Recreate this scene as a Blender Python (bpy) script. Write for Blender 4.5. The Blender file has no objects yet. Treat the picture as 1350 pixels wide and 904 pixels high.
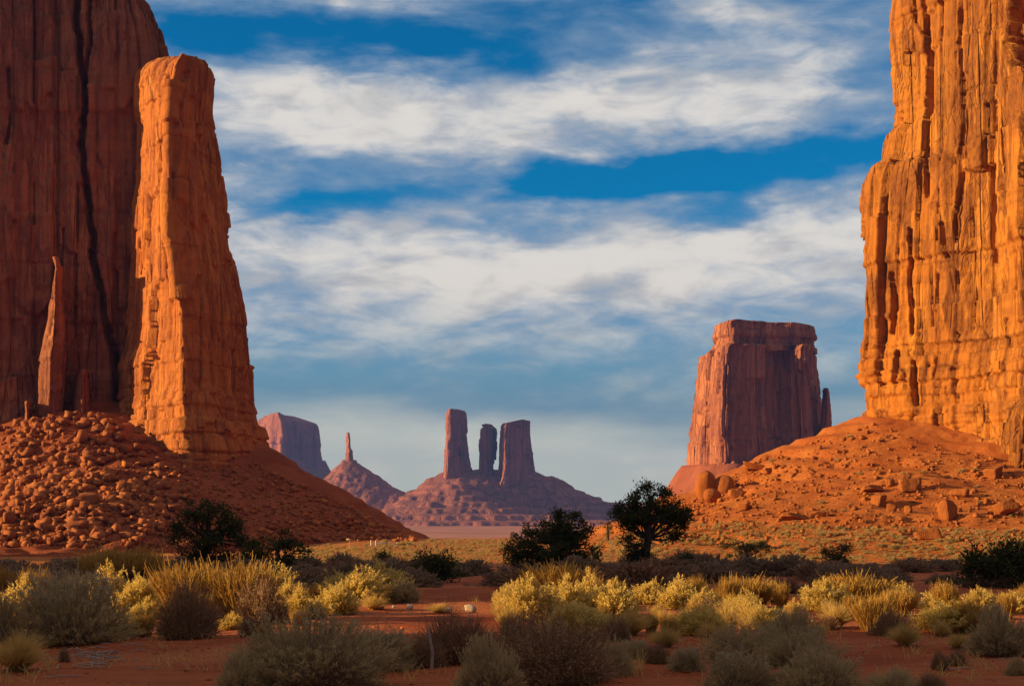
import bpy, math, random
import numpy as np

# ------------------------------------------------------------------ camera, sky, sun
SC = bpy.context.scene
COL = SC.collection
F, CX, HY, CZ = 1875.0, 675.0, 662.0, 1.7      # focal length in photo pixels, centre column, horizon row, eye height
R = math.radians
SUN_EL, SUN_AZ = 12.5, 5.0                      # degrees above ground, degrees towards the camera from due left

cam = bpy.data.cameras.new('camera')
cam.lens, cam.sensor_width, cam.shift_y = 50.0, 36.0, (HY-452.0)/1350.0
cam.clip_start, cam.clip_end = 0.5, 60000.0
co = bpy.data.objects.new('camera', cam); COL.objects.link(co)
co.location = (0, 0, CZ); co.rotation_euler = (R(90), 0, 0)
SC.camera = co

SC.view_settings.view_transform = 'Standard'
SC.view_settings.look = 'None'
SC.view_settings.gamma = 1.0
SC.view_settings.use_curve_mapping = False
SC.view_settings.exposure = 0.8
SC.cycles.max_bounces = 5
SC.cycles.diffuse_bounces = 2
SC.cycles.glossy_bounces = 1
SC.cycles.transmission_bounces = 3
SC.cycles.volume_bounces = 0
SC.cycles.transparent_max_bounces = 4
SC.cycles.use_denoising = True

sv = np.array([-math.cos(R(SUN_AZ))*math.cos(R(SUN_EL)), -math.sin(R(SUN_AZ))*math.cos(R(SUN_EL)), math.sin(R(SUN_EL))])
sun = bpy.data.lights.new('sun', 'SUN'); sun.energy = 5.0; sun.angle = R(0.5); sun.color = (1.0, 0.66, 0.30)
so = bpy.data.objects.new('sun', sun); COL.objects.link(so)
from mathutils import Vector
so.rotation_euler = Vector(sv).to_track_quat('Z', 'Y').to_euler()
so.location = (-60, 0, 90)

SKY_STRENGTH = 0.10
# blue openings (negative) and cloud banks (positive): azimuth, elevation, half width, half height, tilt (degrees), weight
CLOUD_SHAPES = [
    # azimuth = atan((px-675)/1875), elevation = atan((662-py)/1875)
    (-6.5, 18.2, 8.0, 0.95, -1.0, -0.75), (-2.0, 17.6, 3.5, 0.8, -5.0, -0.45), (-12.5, 17.6, 2.0, 0.8, 0.0, -0.5),
    (1.5, 12.7, 6.0, 0.75, 3.0, -0.9), (10.5, 13.3, 7.0, 0.9, 6.0, -1.0), (-8.0, 11.6, 3.6, 0.5, 9.0, -0.6),
    (8.5, 11.4, 1.8, 0.8, 12.0, -0.5), (14.2, 16.2, 2.0, 0.6, 2.0, -0.35), (3.0, 19.4, 3.0, 0.5, 4.0, -0.4),
    (-6.5, 15.2, 5.5, 1.5, -5.0, 0.6), (6.0, 15.6, 8.0, 1.3, 4.0, 0.55), (-6.0, 9.6, 6.5, 1.5, 2.0, 0.55),
    (7.5, 9.7, 8.5, 1.2, 5.0, 0.75), (-1.0, 12.4, 1.4, 0.5, 20.0, 0.35), (0, 7.0, 25, 1.6, 0, 0.30), (-10.0, 20.2, 4.0, 0.7, 4.0, 0.3),
]
def build_world():
    w = bpy.data.worlds.new('World'); SC.world = w; w.use_nodes = True
    nt = w.node_tree; N, L = nt.nodes, nt.links
    for n in list(N): N.remove(n)
    def node(t, **kw):
        n = N.new(t)
        for k, v in kw.items(): setattr(n, k, v)
        return n
    def put(sock, v):
        if hasattr(v, 'is_output') or hasattr(v, 'links'): L.new(v, sock)
        else: sock.default_value = v
    def M(op, a, b=0.0, c=None):
        n = node('ShaderNodeMath', operation=op); put(n.inputs[0], a); put(n.inputs[1], b)
        if c is not None: put(n.inputs[2], c)
        return n.outputs[0]
    def ramp(v, a, b, o0=0.0, o1=1.0, smooth=True):
        n = node('ShaderNodeMapRange'); n.interpolation_type = 'SMOOTHSTEP' if smooth else 'LINEAR'
        put(n.inputs[0], v); n.inputs[1].default_value = a; n.inputs[2].default_value = b
        n.inputs[3].default_value = o0; n.inputs[4].default_value = o1
        return n.outputs[0]
    def mix(f, a, b):
        n = node('ShaderNodeMix', data_type='RGBA'); put(n.inputs[0], f); put(n.inputs[6], a); put(n.inputs[7], b)
        return n.outputs[2]
    sky = node('ShaderNodeTexSky', sky_type='NISHITA'); sky.sun_disc = False
    sky.sun_elevation = R(SUN_EL); sky.sun_rotation = math.atan2(sv[0], sv[1])
    sky.altitude = 1600; sky.air_density = 1.0; sky.dust_density = 0.6; sky.ozone_density = 3.0
    tc = node('ShaderNodeTexCoord')
    sx = node('ShaderNodeSeparateXYZ'); L.new(tc.outputs['Generated'], sx.inputs[0])
    az = M('MULTIPLY', M('ARCTAN2', sx.outputs[0], sx.outputs[1]), 180/math.pi)
    el = M('MULTIPLY', M('ARCSINE', sx.outputs[2]), 180/math.pi)
    def noise(sc_x, sc_y, off, detail=7.0, rough=0.55, dist=0.0):
        c = node('ShaderNodeCombineXYZ'); put(c.inputs[0], M('MULTIPLY', az, sc_x)); put(c.inputs[1], M('MULTIPLY', el, sc_y)); c.inputs[2].default_value = off
        t = node('ShaderNodeTexNoise'); L.new(c.outputs[0], t.inputs['Vector']); t.inputs['Scale'].default_value = 1.0
        t.inputs['Detail'].default_value = detail; t.inputs['Roughness'].default_value = rough; t.inputs['Distortion'].default_value = dist
        return t.outputs['Fac']
    n1 = noise(0.15, 0.5, 3.1, 9, 0.55, 0.3)
    n2 = noise(0.40, 1.1, 8.7, 8, 0.56, 0.5)
    n3 = noise(0.07, 0.30, 15.0, 5, 0.5)
    # warped coordinates so the banks have ragged edges
    azw = M('ADD', az, M('MULTIPLY', M('SUBTRACT', noise(0.3, 0.6, 21.0, 6), 0.5), 5.0))
    elw = M('ADD', el, M('MULTIPLY', M('SUBTRACT', noise(0.35, 0.9, 31.0, 7), 0.5), 1.9))
    cov = M('ADD', M('MULTIPLY', M('SUBTRACT', n1, 0.5), 1.7), M('MULTIPLY', M('SUBTRACT', n2, 0.5), 0.42))
    cov = M('ADD', cov, 0.42)
    for (a0, e0, ra, re, tilt, wt) in CLOUD_SHAPES:
        ct, st = math.cos(R(tilt)), math.sin(R(tilt))
        da, de = M('SUBTRACT', azw, a0), M('SUBTRACT', elw, e0)
        u = M('MULTIPLY', M('ADD', M('MULTIPLY', da, ct), M('MULTIPLY', de, st)), 1/ra)
        v = M('MULTIPLY', M('SUBTRACT', M('MULTIPLY', de, ct), M('MULTIPLY', da, st)), 1/re)
        g = M('POWER', 2.718, M('MULTIPLY', M('ADD', M('MULTIPLY', u, u), M('MULTIPLY', v, v)), -1.0))
        cov = M('MULTIPLY_ADD', g, wt, cov)
    mask = ramp(cov, -0.25, 0.62)
    mask = M('MULTIPLY', mask, 0.93)
    # below about 7 degrees a smooth thin veil
    veil = ramp(el, 3.0, 9.0, 0.9, 0.0)
    thick = ramp(M('ADD', cov, M('MULTIPLY', M('SUBTRACT', n2, 0.5), 1.1)), 0.15, 1.15)
    hs = node('ShaderNodeHueSaturation'); L.new(sky.outputs[0], hs.inputs['Color'])
    hs.inputs['Saturation'].default_value = 1.55; hs.inputs['Value'].default_value = 1.0
    tint = node('ShaderNodeMix', data_type='RGBA', blend_type='MULTIPLY'); tint.inputs[0].default_value = 1.0
    L.new(hs.outputs[0], tint.inputs[6]); tint.inputs[7].default_value = (0.02, 0.74, 0.70, 1)
    k = 1.0/SKY_STRENGTH
    def c(r, g, b): return (r*k, g*k, b*k, 1)
    warm = ramp(el, 4.0, 12.0)
    lit = ramp(M('ADD', noise(0.30, 0.75, 41.0, 8, 0.52, 0.4), M('MULTIPLY', M('SUBTRACT', cov, 0.6), 0.22)), 0.36, 0.64)
    cl = mix(thick, c(0.13, 0.19, 0.27), mix(lit, mix(warm, c(0.30, 0.275, 0.255), c(0.30, 0.295, 0.295)), mix(warm, c(0.50, 0.435, 0.365), c(0.46, 0.43, 0.395))))
    low = mix(ramp(M('ADD', el, M('MULTIPLY', M('SUBTRACT', n3, 0.5), 4.5)), 2.0, 4.2), c(0.44, 0.40, 0.315), c(0.10, 0.145, 0.195))
    base = mix(veil, tint.outputs[2], low)
    col = mix(M('MULTIPLY', mask, ramp(el, 3.5, 9.0, 0.25, 1.0)), base, cl)
    # the unseen sky overhead and behind: colours made up as fill for the shade
    rest = mix(ramp(el, 15, 55), mix(n2, c(0.052, 0.082, 0.160), c(0.080, 0.112, 0.205)), mix(n2, c(0.25, 0.193, 0.16), c(0.34, 0.265, 0.22)))
    # the side of the sky away from the low sun is darker
    away = M('MULTIPLY', ramp(az, 20, 60), ramp(az, 175, 120))
    rest = mix(M('MULTIPLY', away, ramp(el, 75, 40, 0.0, 0.6)), rest, c(0.012, 0.018, 0.04))
    col = mix(M('MAXIMUM', ramp(el, 24, 40), ramp(M('ABSOLUTE', az), 26, 45)), col, rest)
    bg = node('ShaderNodeBackground'); L.new(col, bg.inputs[0]); bg.inputs[1].default_value = SKY_STRENGTH
    out = node('ShaderNodeOutputWorld'); L.new(bg.outputs[0], out.inputs[0])
build_world()

# ------------------------------------------------------------------ numeric helpers
rng = np.random.default_rng(7)
random.seed(7)
def hsh(*a, seed=0):
    h = np.uint64(seed*7919+1013)
    with np.errstate(over='ignore'):
        for i, v in enumerate(a):
            h = (h ^ (np.asarray(v).astype(np.int64).astype(np.uint64)*np.uint64(0x9E3779B97F4A7C15)))*np.uint64(0xBF58476D1CE4E5B9)
            h = h ^ (h >> np.uint64(29))
        h = h*np.uint64(0x94D049BB133111EB); h = h ^ (h >> np.uint64(32))
    return (h & np.uint64(0xFFFFFF)).astype(np.float64)/float(0x1000000)
def vnoise(x, y, z=0.0, seed=0):
    x, y, z = np.broadcast_arrays(np.asarray(x, float), np.asarray(y, float), np.asarray(z, float))
    xi, yi, zi = np.floor(x), np.floor(y), np.floor(z)
    fx, fy, fz = x-xi, y-yi, z-zi
    fx, fy, fz = [f*f*f*(f*(f*6-15)+10) for f in (fx, fy, fz)]
    out = 0
    for dx in (0, 1):
        wx = fx if dx else 1-fx
        for dy in (0, 1):
            wy = fy if dy else 1-fy
            for dz in (0, 1):
                wz = fz if dz else 1-fz
                out = out+wx*wy*wz*hsh(xi+dx, yi+dy, zi+dz, seed=seed)
    return out*2-1
def fbm(x, y, z=0.0, o=5, seed=0, g=0.5):
    t, a, n = 0, 1.0, 0
    for i in range(o):
        t = t+a*vnoise(x*2**i+i*17.3, y*2**i-i*9.1, np.asarray(z)*2**i, seed+i); n += a; a *= g
    return t/n
def cells1(x, seed, extra=0):
    i = np.floor(x); best = np.full(x.shape, 9.0); second = best.copy(); bid = i.copy()
    for d in (-1, 0, 1, ):
        j = i+d; p = j+0.12+0.76*hsh(j, extra if np.ndim(extra) else np.zeros_like(j)+extra, seed=seed)
        dd = np.abs(x-p); m = dd < best
        second = np.where(m, best, np.minimum(second, dd)); bid = np.where(m, j, bid); best = np.where(m, dd, best)
    return bid, second-best
def slabs(s, z, L, H, A, cw, cd, seed, warp=0.25, hd=0.5, tl=0.7):
    sw = s+L*warp*fbm(s/L*0.7, z/H*1.5, 0, 3, seed+50)
    c, e = cells1(sw/L, seed)
    zz = z/H+hsh(c, seed=seed+1)*13+0.12*vnoise(s/L*1.7, z/H, 0, seed+3)
    k, e2 = cells1(zz, seed+2, c)
    d = A*(hsh(c, k, seed=seed+4)*2-1)
    d = d+tl*L*(hsh(c, k, seed=seed+5)-0.5)*((sw/L-c)-0.5)+tl*0.3*L*(hsh(c, k, seed=seed+7)-0.5)*((zz-k)-0.5)
    act = np.clip(hsh(c, k, seed=seed+6)*1.9-0.85, 0, 1); act2 = np.clip(hsh(c, k, seed=seed+8)*1.7-0.7, 0, 1)
    d = d-cd*act*np.exp(-(e*L*0.5/cw)**4)-cd*hd*act2*np.exp(-(e2*H*0.5/(cw*0.8))**4)
    return d
def P(px, Y): return ((px-CX)/F*Y, Y)
def Zof(py, Y): return CZ+(HY-py)/F*Y

def mesh_obj(name, V, Fq, mat, parent=None, smooth=False):
    me = bpy.data.meshes.new(name)
    V = np.asarray(V, np.float32).reshape(-1, 3); Fq = np.asarray(Fq, np.int32)
    n, k = Fq.shape
    me.vertices.add(len(V)); me.vertices.foreach_set('co', V.ravel())
    me.loops.add(n*k); me.loops.foreach_set('vertex_index', Fq.ravel())
    me.polygons.add(n); me.polygons.foreach_set('loop_start', np.arange(0, n*k, k, dtype=np.int32))
    if smooth: me.polygons.foreach_set('use_smooth', np.ones(n, bool))
    me.update(calc_edges=True)
    me.materials.append(mat)
    o = bpy.data.objects.new(name, me); COL.objects.link(o)
    if parent is not None: o.parent = parent
    return o
def tag(o, label=None, cat=None, group=None, kind=None):
    for k, v in (('label', label), ('category', cat), ('group', group), ('kind', kind)):
        if v: o[k] = v
    return o
def empty(name, loc=(0, 0, 0)):
    o = bpy.data.objects.new(name, None); COL.objects.link(o); o.location = loc; o.empty_display_size = 0.2
    return o
def rebase(V, loc): return np.asarray(V, float).reshape(-1, 3)-np.asarray(loc, float)
def grid_faces(nv, nu, wrap=False):
    a = np.arange(nv*nu).reshape(nv, nu)
    b = np.roll(a, -1, 1) if wrap else a[:, 1:]
    a2 = a if wrap else a[:, :-1]
    return np.stack([a2[:-1], b[:-1], b[1:], a2[1:]], -1).reshape(-1, 4)

# ------------------------------------------------------------------ materials
class NT:
    def __init__(s, name):
        s.m = bpy.data.materials.new(name); s.m.use_nodes = True; s.t = s.m.node_tree
        s.N, s.L = s.t.nodes, s.t.links
        for n in list(s.N): s.N.remove(n)
        s.out = s.N.new('ShaderNodeOutputMaterial'); s.geo = s.N.new('ShaderNodeNewGeometry')
    def put(s, sock, v):
        if hasattr(v, 'links'): s.L.new(v, sock)
        else: sock.default_value = v
    def math(s, op, a, b=0.0):
        n = s.N.new('ShaderNodeMath'); n.operation = op; s.put(n.inputs[0], a); s.put(n.inputs[1], b); return n.outputs[0]
    def noise(s, scale, detail=6, rough=0.55, dist=0.0, off=(0, 0, 0)):
        mp = s.N.new('ShaderNodeMapping'); s.L.new(s.geo.outputs['Position'], mp.inputs[0]); mp.inputs['Scale'].default_value = scale; mp.inputs['Location'].default_value = off
        t = s.N.new('ShaderNodeTexNoise'); s.L.new(mp.outputs[0], t.inputs['Vector']); t.inputs['Scale'].default_value = 1
        t.inputs['Detail'].default_value = detail; t.inputs['Roughness'].default_value = rough; t.inputs['Distortion'].default_value = dist
        return t.outputs['Fac']
    def ramp(s, v, a, b, o0=0.0, o1=1.0):
        n = s.N.new('ShaderNodeMapRange'); n.interpolation_type = 'SMOOTHSTEP'; s.put(n.inputs[0], v)
        for i, q in enumerate((a, b, o0, o1)): n.inputs[i+1].default_value = q
        return n.outputs[0]
    def mix(s, f, a, b, mode='MIX'):
        n = s.N.new('ShaderNodeMix'); n.data_type = 'RGBA'; n.blend_type = mode; s.put(n.inputs[0], f)
        s.put(n.inputs[6], a if hasattr(a, 'links') else tuple(a)+(1,)); s.put(n.inputs[7], b if hasattr(b, 'links') else tuple(b)+(1,))
        return n.outputs[2]
    def bump(s, h, dist, strength=1.0, normal=None):
        n = s.N.new('ShaderNodeBump'); n.inputs['Strength'].default_value = strength; n.inputs['Distance'].default_value = dist
        s.L.new(h, n.inputs['Height'])
        if normal is not None: s.L.new(normal, n.inputs['Normal'])
        return n.outputs[0]
    def bsdf(s, col, rough=0.95, normal=None, spec=0.1):
        b = s.N.new('ShaderNodeBsdfPrincipled'); s.put(b.inputs['Base Color'], col if hasattr(col, 'links') else tuple(col)+(1,))
        b.inputs['Roughness'].default_value = rough; b.inputs['Specular IOR Level'].default_value = spec
        if normal is not None: s.L.new(normal, b.inputs['Normal'])
        s.L.new(b.outputs[0], s.out.inputs[0]); return b

def rock_mat(name, c1, c2, c3, u=1.0, bump=1.0, island=0.0):
    """u = metres of the finest visible unit; c1 sandstone, c2 paler/yellower sandstone, c3 desert varnish."""
    t = NT(name)
    patch = t.noise((0.035/u, 0.035/u, 0.03/u), 5, 0.6, 0.5)
    band = t.noise((0.02/u, 0.02/u, 0.35/u), 6, 0.6, 0.3, (5, 1, 2))
    streak = t.noise((0.55/u, 0.55/u, 0.022/u), 6, 0.62, 0.1, (9, 3, 0))
    fine = t.noise((1.3/u, 1.3/u, 0.9/u), 8, 0.65)
    blot = t.noise((0.10/u, 0.10/u, 0.05/u), 8, 0.62, 1.2, (31, 7, 2))
    col = t.mix(t.ramp(patch, 0.4, 0.6), c1, c2)
    col = t.mix(t.ramp(band, 0.50, 0.62, 0, 0.40), col, c3)
    col = t.mix(t.ramp(t.math('ADD', blot, t.math('MULTIPLY', t.math('SUBTRACT', streak, 0.5), 0.35)), 0.52, 0.56, 0, 0.75), col, c3)
    col = t.mix(t.ramp(t.math('ADD', streak, t.math('MULTIPLY', t.math('SUBTRACT', patch, 0.5), 0.6)), 0.52, 0.58, 0, 0.75), col, c3)
    run = t.noise((2.2/u, 2.2/u, 0.03/u), 5, 0.6, 0.0, (2, 8, 1))
    col = t.mix(t.math('MULTIPLY', t.ramp(run, 0.54, 0.62), t.ramp(patch, 0.42, 0.6, 0.0, 0.7)), col, c3)
    col = t.mix(t.math('MULTIPLY', t.geo.outputs['Random Per Island'], island), col, c3)
    col = t.mix(t.ramp(fine, 0.35, 0.65, 0.0, 0.6), col, t.mix(0.5, col, c2))
    col = t.mix(t.ramp(fine, 0.6, 0.75, 0.0, 0.5), col, c3)
    def joint(sc, off, warp):
        mp = t.N.new('ShaderNodeMapping'); t.L.new(t.geo.outputs['Position'], mp.inputs[0]); mp.inputs['Scale'].default_value = sc; mp.inputs['Location'].default_value = off
        w = t.N.new('ShaderNodeTexNoise'); t.L.new(mp.outputs[0], w.inputs['Vector']); w.inputs['Scale'].default_value = 1.5; w.inputs['Detail'].default_value = 5
        ml = t.N.new('ShaderNodeVectorMath'); ml.operation = 'MULTIPLY_ADD'; t.L.new(w.outputs['Color'], ml.inputs[0]); ml.inputs[1].default_value = (warp, warp, warp); t.L.new(mp.outputs[0], ml.inputs[2])
        v = t.N.new('ShaderNodeTexVoronoi'); t.L.new(ml.outputs[0], v.inputs['Vector']); v.inputs['Scale'].default_value = 1.0
        e = t.N.new('ShaderNodeTexVoronoi'); e.feature = 'DISTANCE_TO_EDGE'; t.L.new(ml.outputs[0], e.inputs['Vector']); e.inputs['Scale'].default_value = 1.0
        sp = t.N.new('ShaderNodeSeparateXYZ'); t.L.new(v.outputs['Color'], sp.inputs[0])
        return sp.outputs[0], t.ramp(e.outputs['Distance'], 0.0, 0.045)
    b1, e1 = joint((0.20/u, 0.20/u, 0.022/u), (3, 1, 0), 0.09); b2, e2 = joint((0.7/u, 0.7/u, 0.16/u), (7, 2, 5), 0.14)
    col = t.mix(t.math('MULTIPLY', b1, 0.38), col, c3); col = t.mix(t.math('MULTIPLY', b2, 0.30), col, c3)
    keep = t.ramp(patch, 0.40, 0.62, 0.1, 1.0)
    blk = t.math('ADD', t.math('ADD', t.math('MULTIPLY', b1, 0.7), t.math('MULTIPLY', t.math('MULTIPLY', e1, keep), 0.40)), t.math('ADD', t.math('MULTIPLY', b2, 0.28), t.math('MULTIPLY', t.math('MULTIPLY', e2, keep), 0.12)))
    hgt = t.math('ADD', blk, t.math('ADD', t.math('MULTIPLY', fine, 0.24), t.math('MULTIPLY', band, 0.45)))
    hgt0 = t.math('ADD', t.math('MULTIPLY', fine, 0.6), t.math('ADD', t.math('MULTIPLY', streak, 0.3), t.math('MULTIPLY', band, 0.7)))
    t.bsdf(col, 0.95, t.bump(hgt, 1.1*u*bump, 1.0))
    return t.m
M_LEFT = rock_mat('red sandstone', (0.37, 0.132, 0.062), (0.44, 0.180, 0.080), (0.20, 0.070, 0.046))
M_BUTT = rock_mat('sunlit toned sandstone', (0.52, 0.180, 0.040), (0.60, 0.240, 0.058), (0.30, 0.090, 0.036))  # buttress copy made lighter and yellower, with sunlight put into its colour
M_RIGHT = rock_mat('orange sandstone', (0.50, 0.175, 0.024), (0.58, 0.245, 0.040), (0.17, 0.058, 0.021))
M_MID = rock_mat('red sandstone of the middle butte', (0.46, 0.165, 0.07), (0.52, 0.21, 0.09), (0.25, 0.085, 0.05), 5.0)
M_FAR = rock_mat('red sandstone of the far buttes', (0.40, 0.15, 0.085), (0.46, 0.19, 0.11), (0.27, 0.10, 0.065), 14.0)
def soil_mat(name, c1, c2, c3, u=1.0):
    t = NT(name)
    a = t.noise((0.12/u, 0.12/u, 0.12/u), 6, 0.6, 0.3); b = t.noise((2.2/u, 2.2/u, 2.2/u), 8, 0.7); g = t.noise((7/u, 7/u, 7/u), 4, 0.7)
    col = t.mix(t.ramp(a, 0.35, 0.65), c1, c2); col = t.mix(t.ramp(b, 0.5, 0.75, 0, 0.7), col, c3)
    t.bsdf(col, 0.97, t.bump(t.math('ADD', b, t.math('MULTIPLY', g, 0.4)), 0.5*u, 0.9))
    return t.m
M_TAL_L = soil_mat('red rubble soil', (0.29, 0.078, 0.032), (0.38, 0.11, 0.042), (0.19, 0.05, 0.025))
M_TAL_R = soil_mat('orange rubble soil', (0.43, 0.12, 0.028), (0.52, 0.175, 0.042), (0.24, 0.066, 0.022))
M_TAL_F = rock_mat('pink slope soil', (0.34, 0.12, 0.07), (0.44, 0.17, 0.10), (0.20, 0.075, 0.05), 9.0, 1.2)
M_TAL_M = soil_mat('red slope soil of the middle butte', (0.33, 0.10, 0.045), (0.40, 0.13, 0.06), (0.20, 0.065, 0.035), 5)
def ground_mat():
    t = NT('red sandy ground')
    sp = t.N.new('ShaderNodeSeparateXYZ'); t.L.new(t.geo.outputs['Position'], sp.inputs[0])
    a = t.noise((0.22, 0.22, 0.2), 6, 0.6, 0.4); b = t.noise((3, 3, 3), 8, 0.65); g = t.noise((14, 14, 14), 5, 0.7)
    rip = t.noise((0.35, 2.6, 1), 5, 0.6, 0.6)
    near = t.mix(t.ramp(a, 0.35, 0.65), (0.34, 0.085, 0.036), (0.50, 0.165, 0.065))
    near = t.mix(t.ramp(b, 0.5, 0.75, 0, 0.6), near, (0.24, 0.062, 0.03))
    near = t.mix(t.ramp(g, 0.62, 0.72, 0, 0.4), near, (0.42, 0.20, 0.11))
    scrub = t.mix(t.ramp(t.noise((0.5, 0.5, 0.5), 6, 0.7), 0.42, 0.62), (0.43, 0.135, 0.035), (0.44, 0.22, 0.065))
    col = t.mix(t.ramp(sp.outputs[1], 85, 120), near, scrub)
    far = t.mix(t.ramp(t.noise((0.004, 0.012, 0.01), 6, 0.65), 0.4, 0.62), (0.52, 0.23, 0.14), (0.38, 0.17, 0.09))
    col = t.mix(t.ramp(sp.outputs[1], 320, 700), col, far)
    hgt = t.math('ADD', t.math('MULTIPLY', rip, 1.6), t.math('ADD', t.math('MULTIPLY', b, 0.6), t.math('MULTIPLY', g, 0.25)))
    t.bsdf(col, 0.97, t.bump(hgt, 0.2, 1.0))
    return t.m
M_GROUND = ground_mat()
def leaf_mat(name, c1, c2, trans=0.42):
    t = NT(name)
    rnd = t.geo.outputs['Random Per Island']
    oi = t.N.new('ShaderNodeObjectInfo')
    col = t.mix(rnd, c1, c2)
    col = t.mix(t.math('MULTIPLY', oi.outputs['Random'], 0.35), col, tuple(0.55*x for x in c2))
    d = t.N.new('ShaderNodeBsdfDiffuse'); t.L.new(col, d.inputs[0])
    tr = t.N.new('ShaderNodeBsdfTranslucent'); t.L.new(col, tr.inputs[0])
    mx = t.N.new('ShaderNodeMixShader'); mx.inputs[0].default_value = trans
    t.L.new(d.outputs[0], mx.inputs[1]); t.L.new(tr.outputs[0], mx.inputs[2]); t.L.new(mx.outputs[0], t.out.inputs[0])
    return t.m
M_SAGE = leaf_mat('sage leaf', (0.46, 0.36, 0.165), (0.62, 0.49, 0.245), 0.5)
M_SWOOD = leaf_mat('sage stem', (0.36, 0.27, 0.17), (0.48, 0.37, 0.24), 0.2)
M_SAGE_SHADE = leaf_mat('shade toned sage leaf', (0.27, 0.185, 0.115), (0.38, 0.265, 0.17))  # darker sage leaf for the shaded belt, the shade put into its colour
M_RABBIT = leaf_mat('rabbitbrush leaf', (0.56, 0.40, 0.09), (0.72, 0.54, 0.15))
M_FLOWER = leaf_mat('pale yellow seed head', (0.86, 0.63, 0.16), (0.90, 0.74, 0.29))
M_WHITE = leaf_mat('whitish seed head', (0.45, 0.40, 0.27), (0.58, 0.52, 0.36))
M_STRAW = leaf_mat('straw blade', (0.62, 0.42, 0.12), (0.76, 0.56, 0.20))
M_TWIG = leaf_mat('brown twig', (0.24, 0.135, 0.075), (0.38, 0.22, 0.12), 0.0)
M_BROOM = leaf_mat('orange olive stem', (0.40, 0.24, 0.06), (0.60, 0.37, 0.09), 0.25)
M_SCRUB = leaf_mat('grey green scrub', (0.42, 0.30, 0.11), (0.62, 0.47, 0.20))
M_JUN = leaf_mat('juniper foliage', (0.045, 0.058, 0.020), (0.090, 0.100, 0.036), 0.15)
M_BARK = leaf_mat('juniper bark', (0.10, 0.07, 0.05), (0.15, 0.11, 0.08), 0.0)
def plain(name, c, rough=0.8, u=20):
    t = NT(name); n = t.noise((u, u, u), 5, 0.6)
    t.bsdf(t.mix(t.ramp(n, 0.3, 0.7), c, tuple(0.7*x for x in c)), rough, t.bump(n, 0.01)); return t.m
M_PALE = plain('pale stone', (0.62, 0.48, 0.34), 0.9, 12)
M_POST = plain('white painted post', (0.80, 0.76, 0.70))
M_BOARD = plain('weathered sign board', (0.62, 0.40, 0.18))
M_WOOD = plain('grey dead wood', (0.40, 0.33, 0.26))

# ------------------------------------------------------------------ ground
DY = np.array([-400, 0, 8, 13, 20, 30, 45, 70, 105, 150, 200, 250, 285, 310, 350, 450, 700, 1200, 3700, 5000, 7000, 8400, 9000.])
DR = [None, None, 398, 252, 183, 141, 113, 96, 83.5, 70.5, 60.5, 51.5, 46.5]
DZ = np.array([-0.2, 0.0]+[CZ-r*d/F for r, d in zip(DR[2:], DY[2:13])]+[-7.6, -10, -18, -36, -58, -60, -50, -22, -4, 0.])
def ground_base(x, y):
    z = np.interp(y, DY, DZ)
    z = (z+np.interp(y-4-0.03*np.abs(y), DY, DZ)+np.interp(y+4+0.03*np.abs(y), DY, DZ))/3
    px = x/np.maximum(y, 1)*F+CX
    near = np.clip((y-110)/100, 0, 1)*np.clip((420-y)/80, 0, 1)
    z = z-1.5*near*np.clip((470-px)/120, 0, 1)
    return z
def ground_z(x, y):
    x = np.asarray(x, float); y = np.asarray(y, float)
    z = ground_base(x, y)
    w = np.clip(y/60, 0.35, 1)
    z = z+w*0.25*fbm(x/9, y/7, 0, 4, 3)+0.05*fbm(x/1.3, y/0.8, 0, 4, 9)*np.clip(1.5-y/80, 0, 1)
    z = z+0.035*fbm(x/1.6+0.3*y, y/0.45, 0, 3, 15)*np.clip(1.6-y/50, 0, 1)
    far = np.clip((y-500)/800, 0, 1)
    return z+far*3*fbm(x/300, y/200, 0, 5, 11)
def build_ground():
    ys = [-400, -200, -100, -50, -20, 0, 5]
    y = 8.0
    while y < 330: ys.append(y); y *= 1.0062
    while y < 9000: ys.append(y); y *= 1.022
    ys.append(9000.); ys = np.array(ys)
    core = np.linspace(-1, 1, 281); outer = np.array([1.15, 1.5, 2.2, 3.5, 6, 12, 30])
    half = 0.44*np.maximum(ys, 0)+4
    lim = 7900.0
    X = []
    for h in half:
        o = np.minimum(outer*h+outer**2*2, lim-np.linspace(60, 0, 7)); o[-1] = lim
        X.append(np.concatenate([-o[::-1], core*min(h, 7000), o]))
    X = np.array(X); Y = np.repeat(ys[:, None], X.shape[1], 1)
    V = np.stack([X, Y, ground_z(X, Y)], -1)
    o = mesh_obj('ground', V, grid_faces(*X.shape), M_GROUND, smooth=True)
    tag(o, 'red sandy desert floor running from the bushes out to the far valley', None, None, 'structure')
build_ground()

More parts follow.
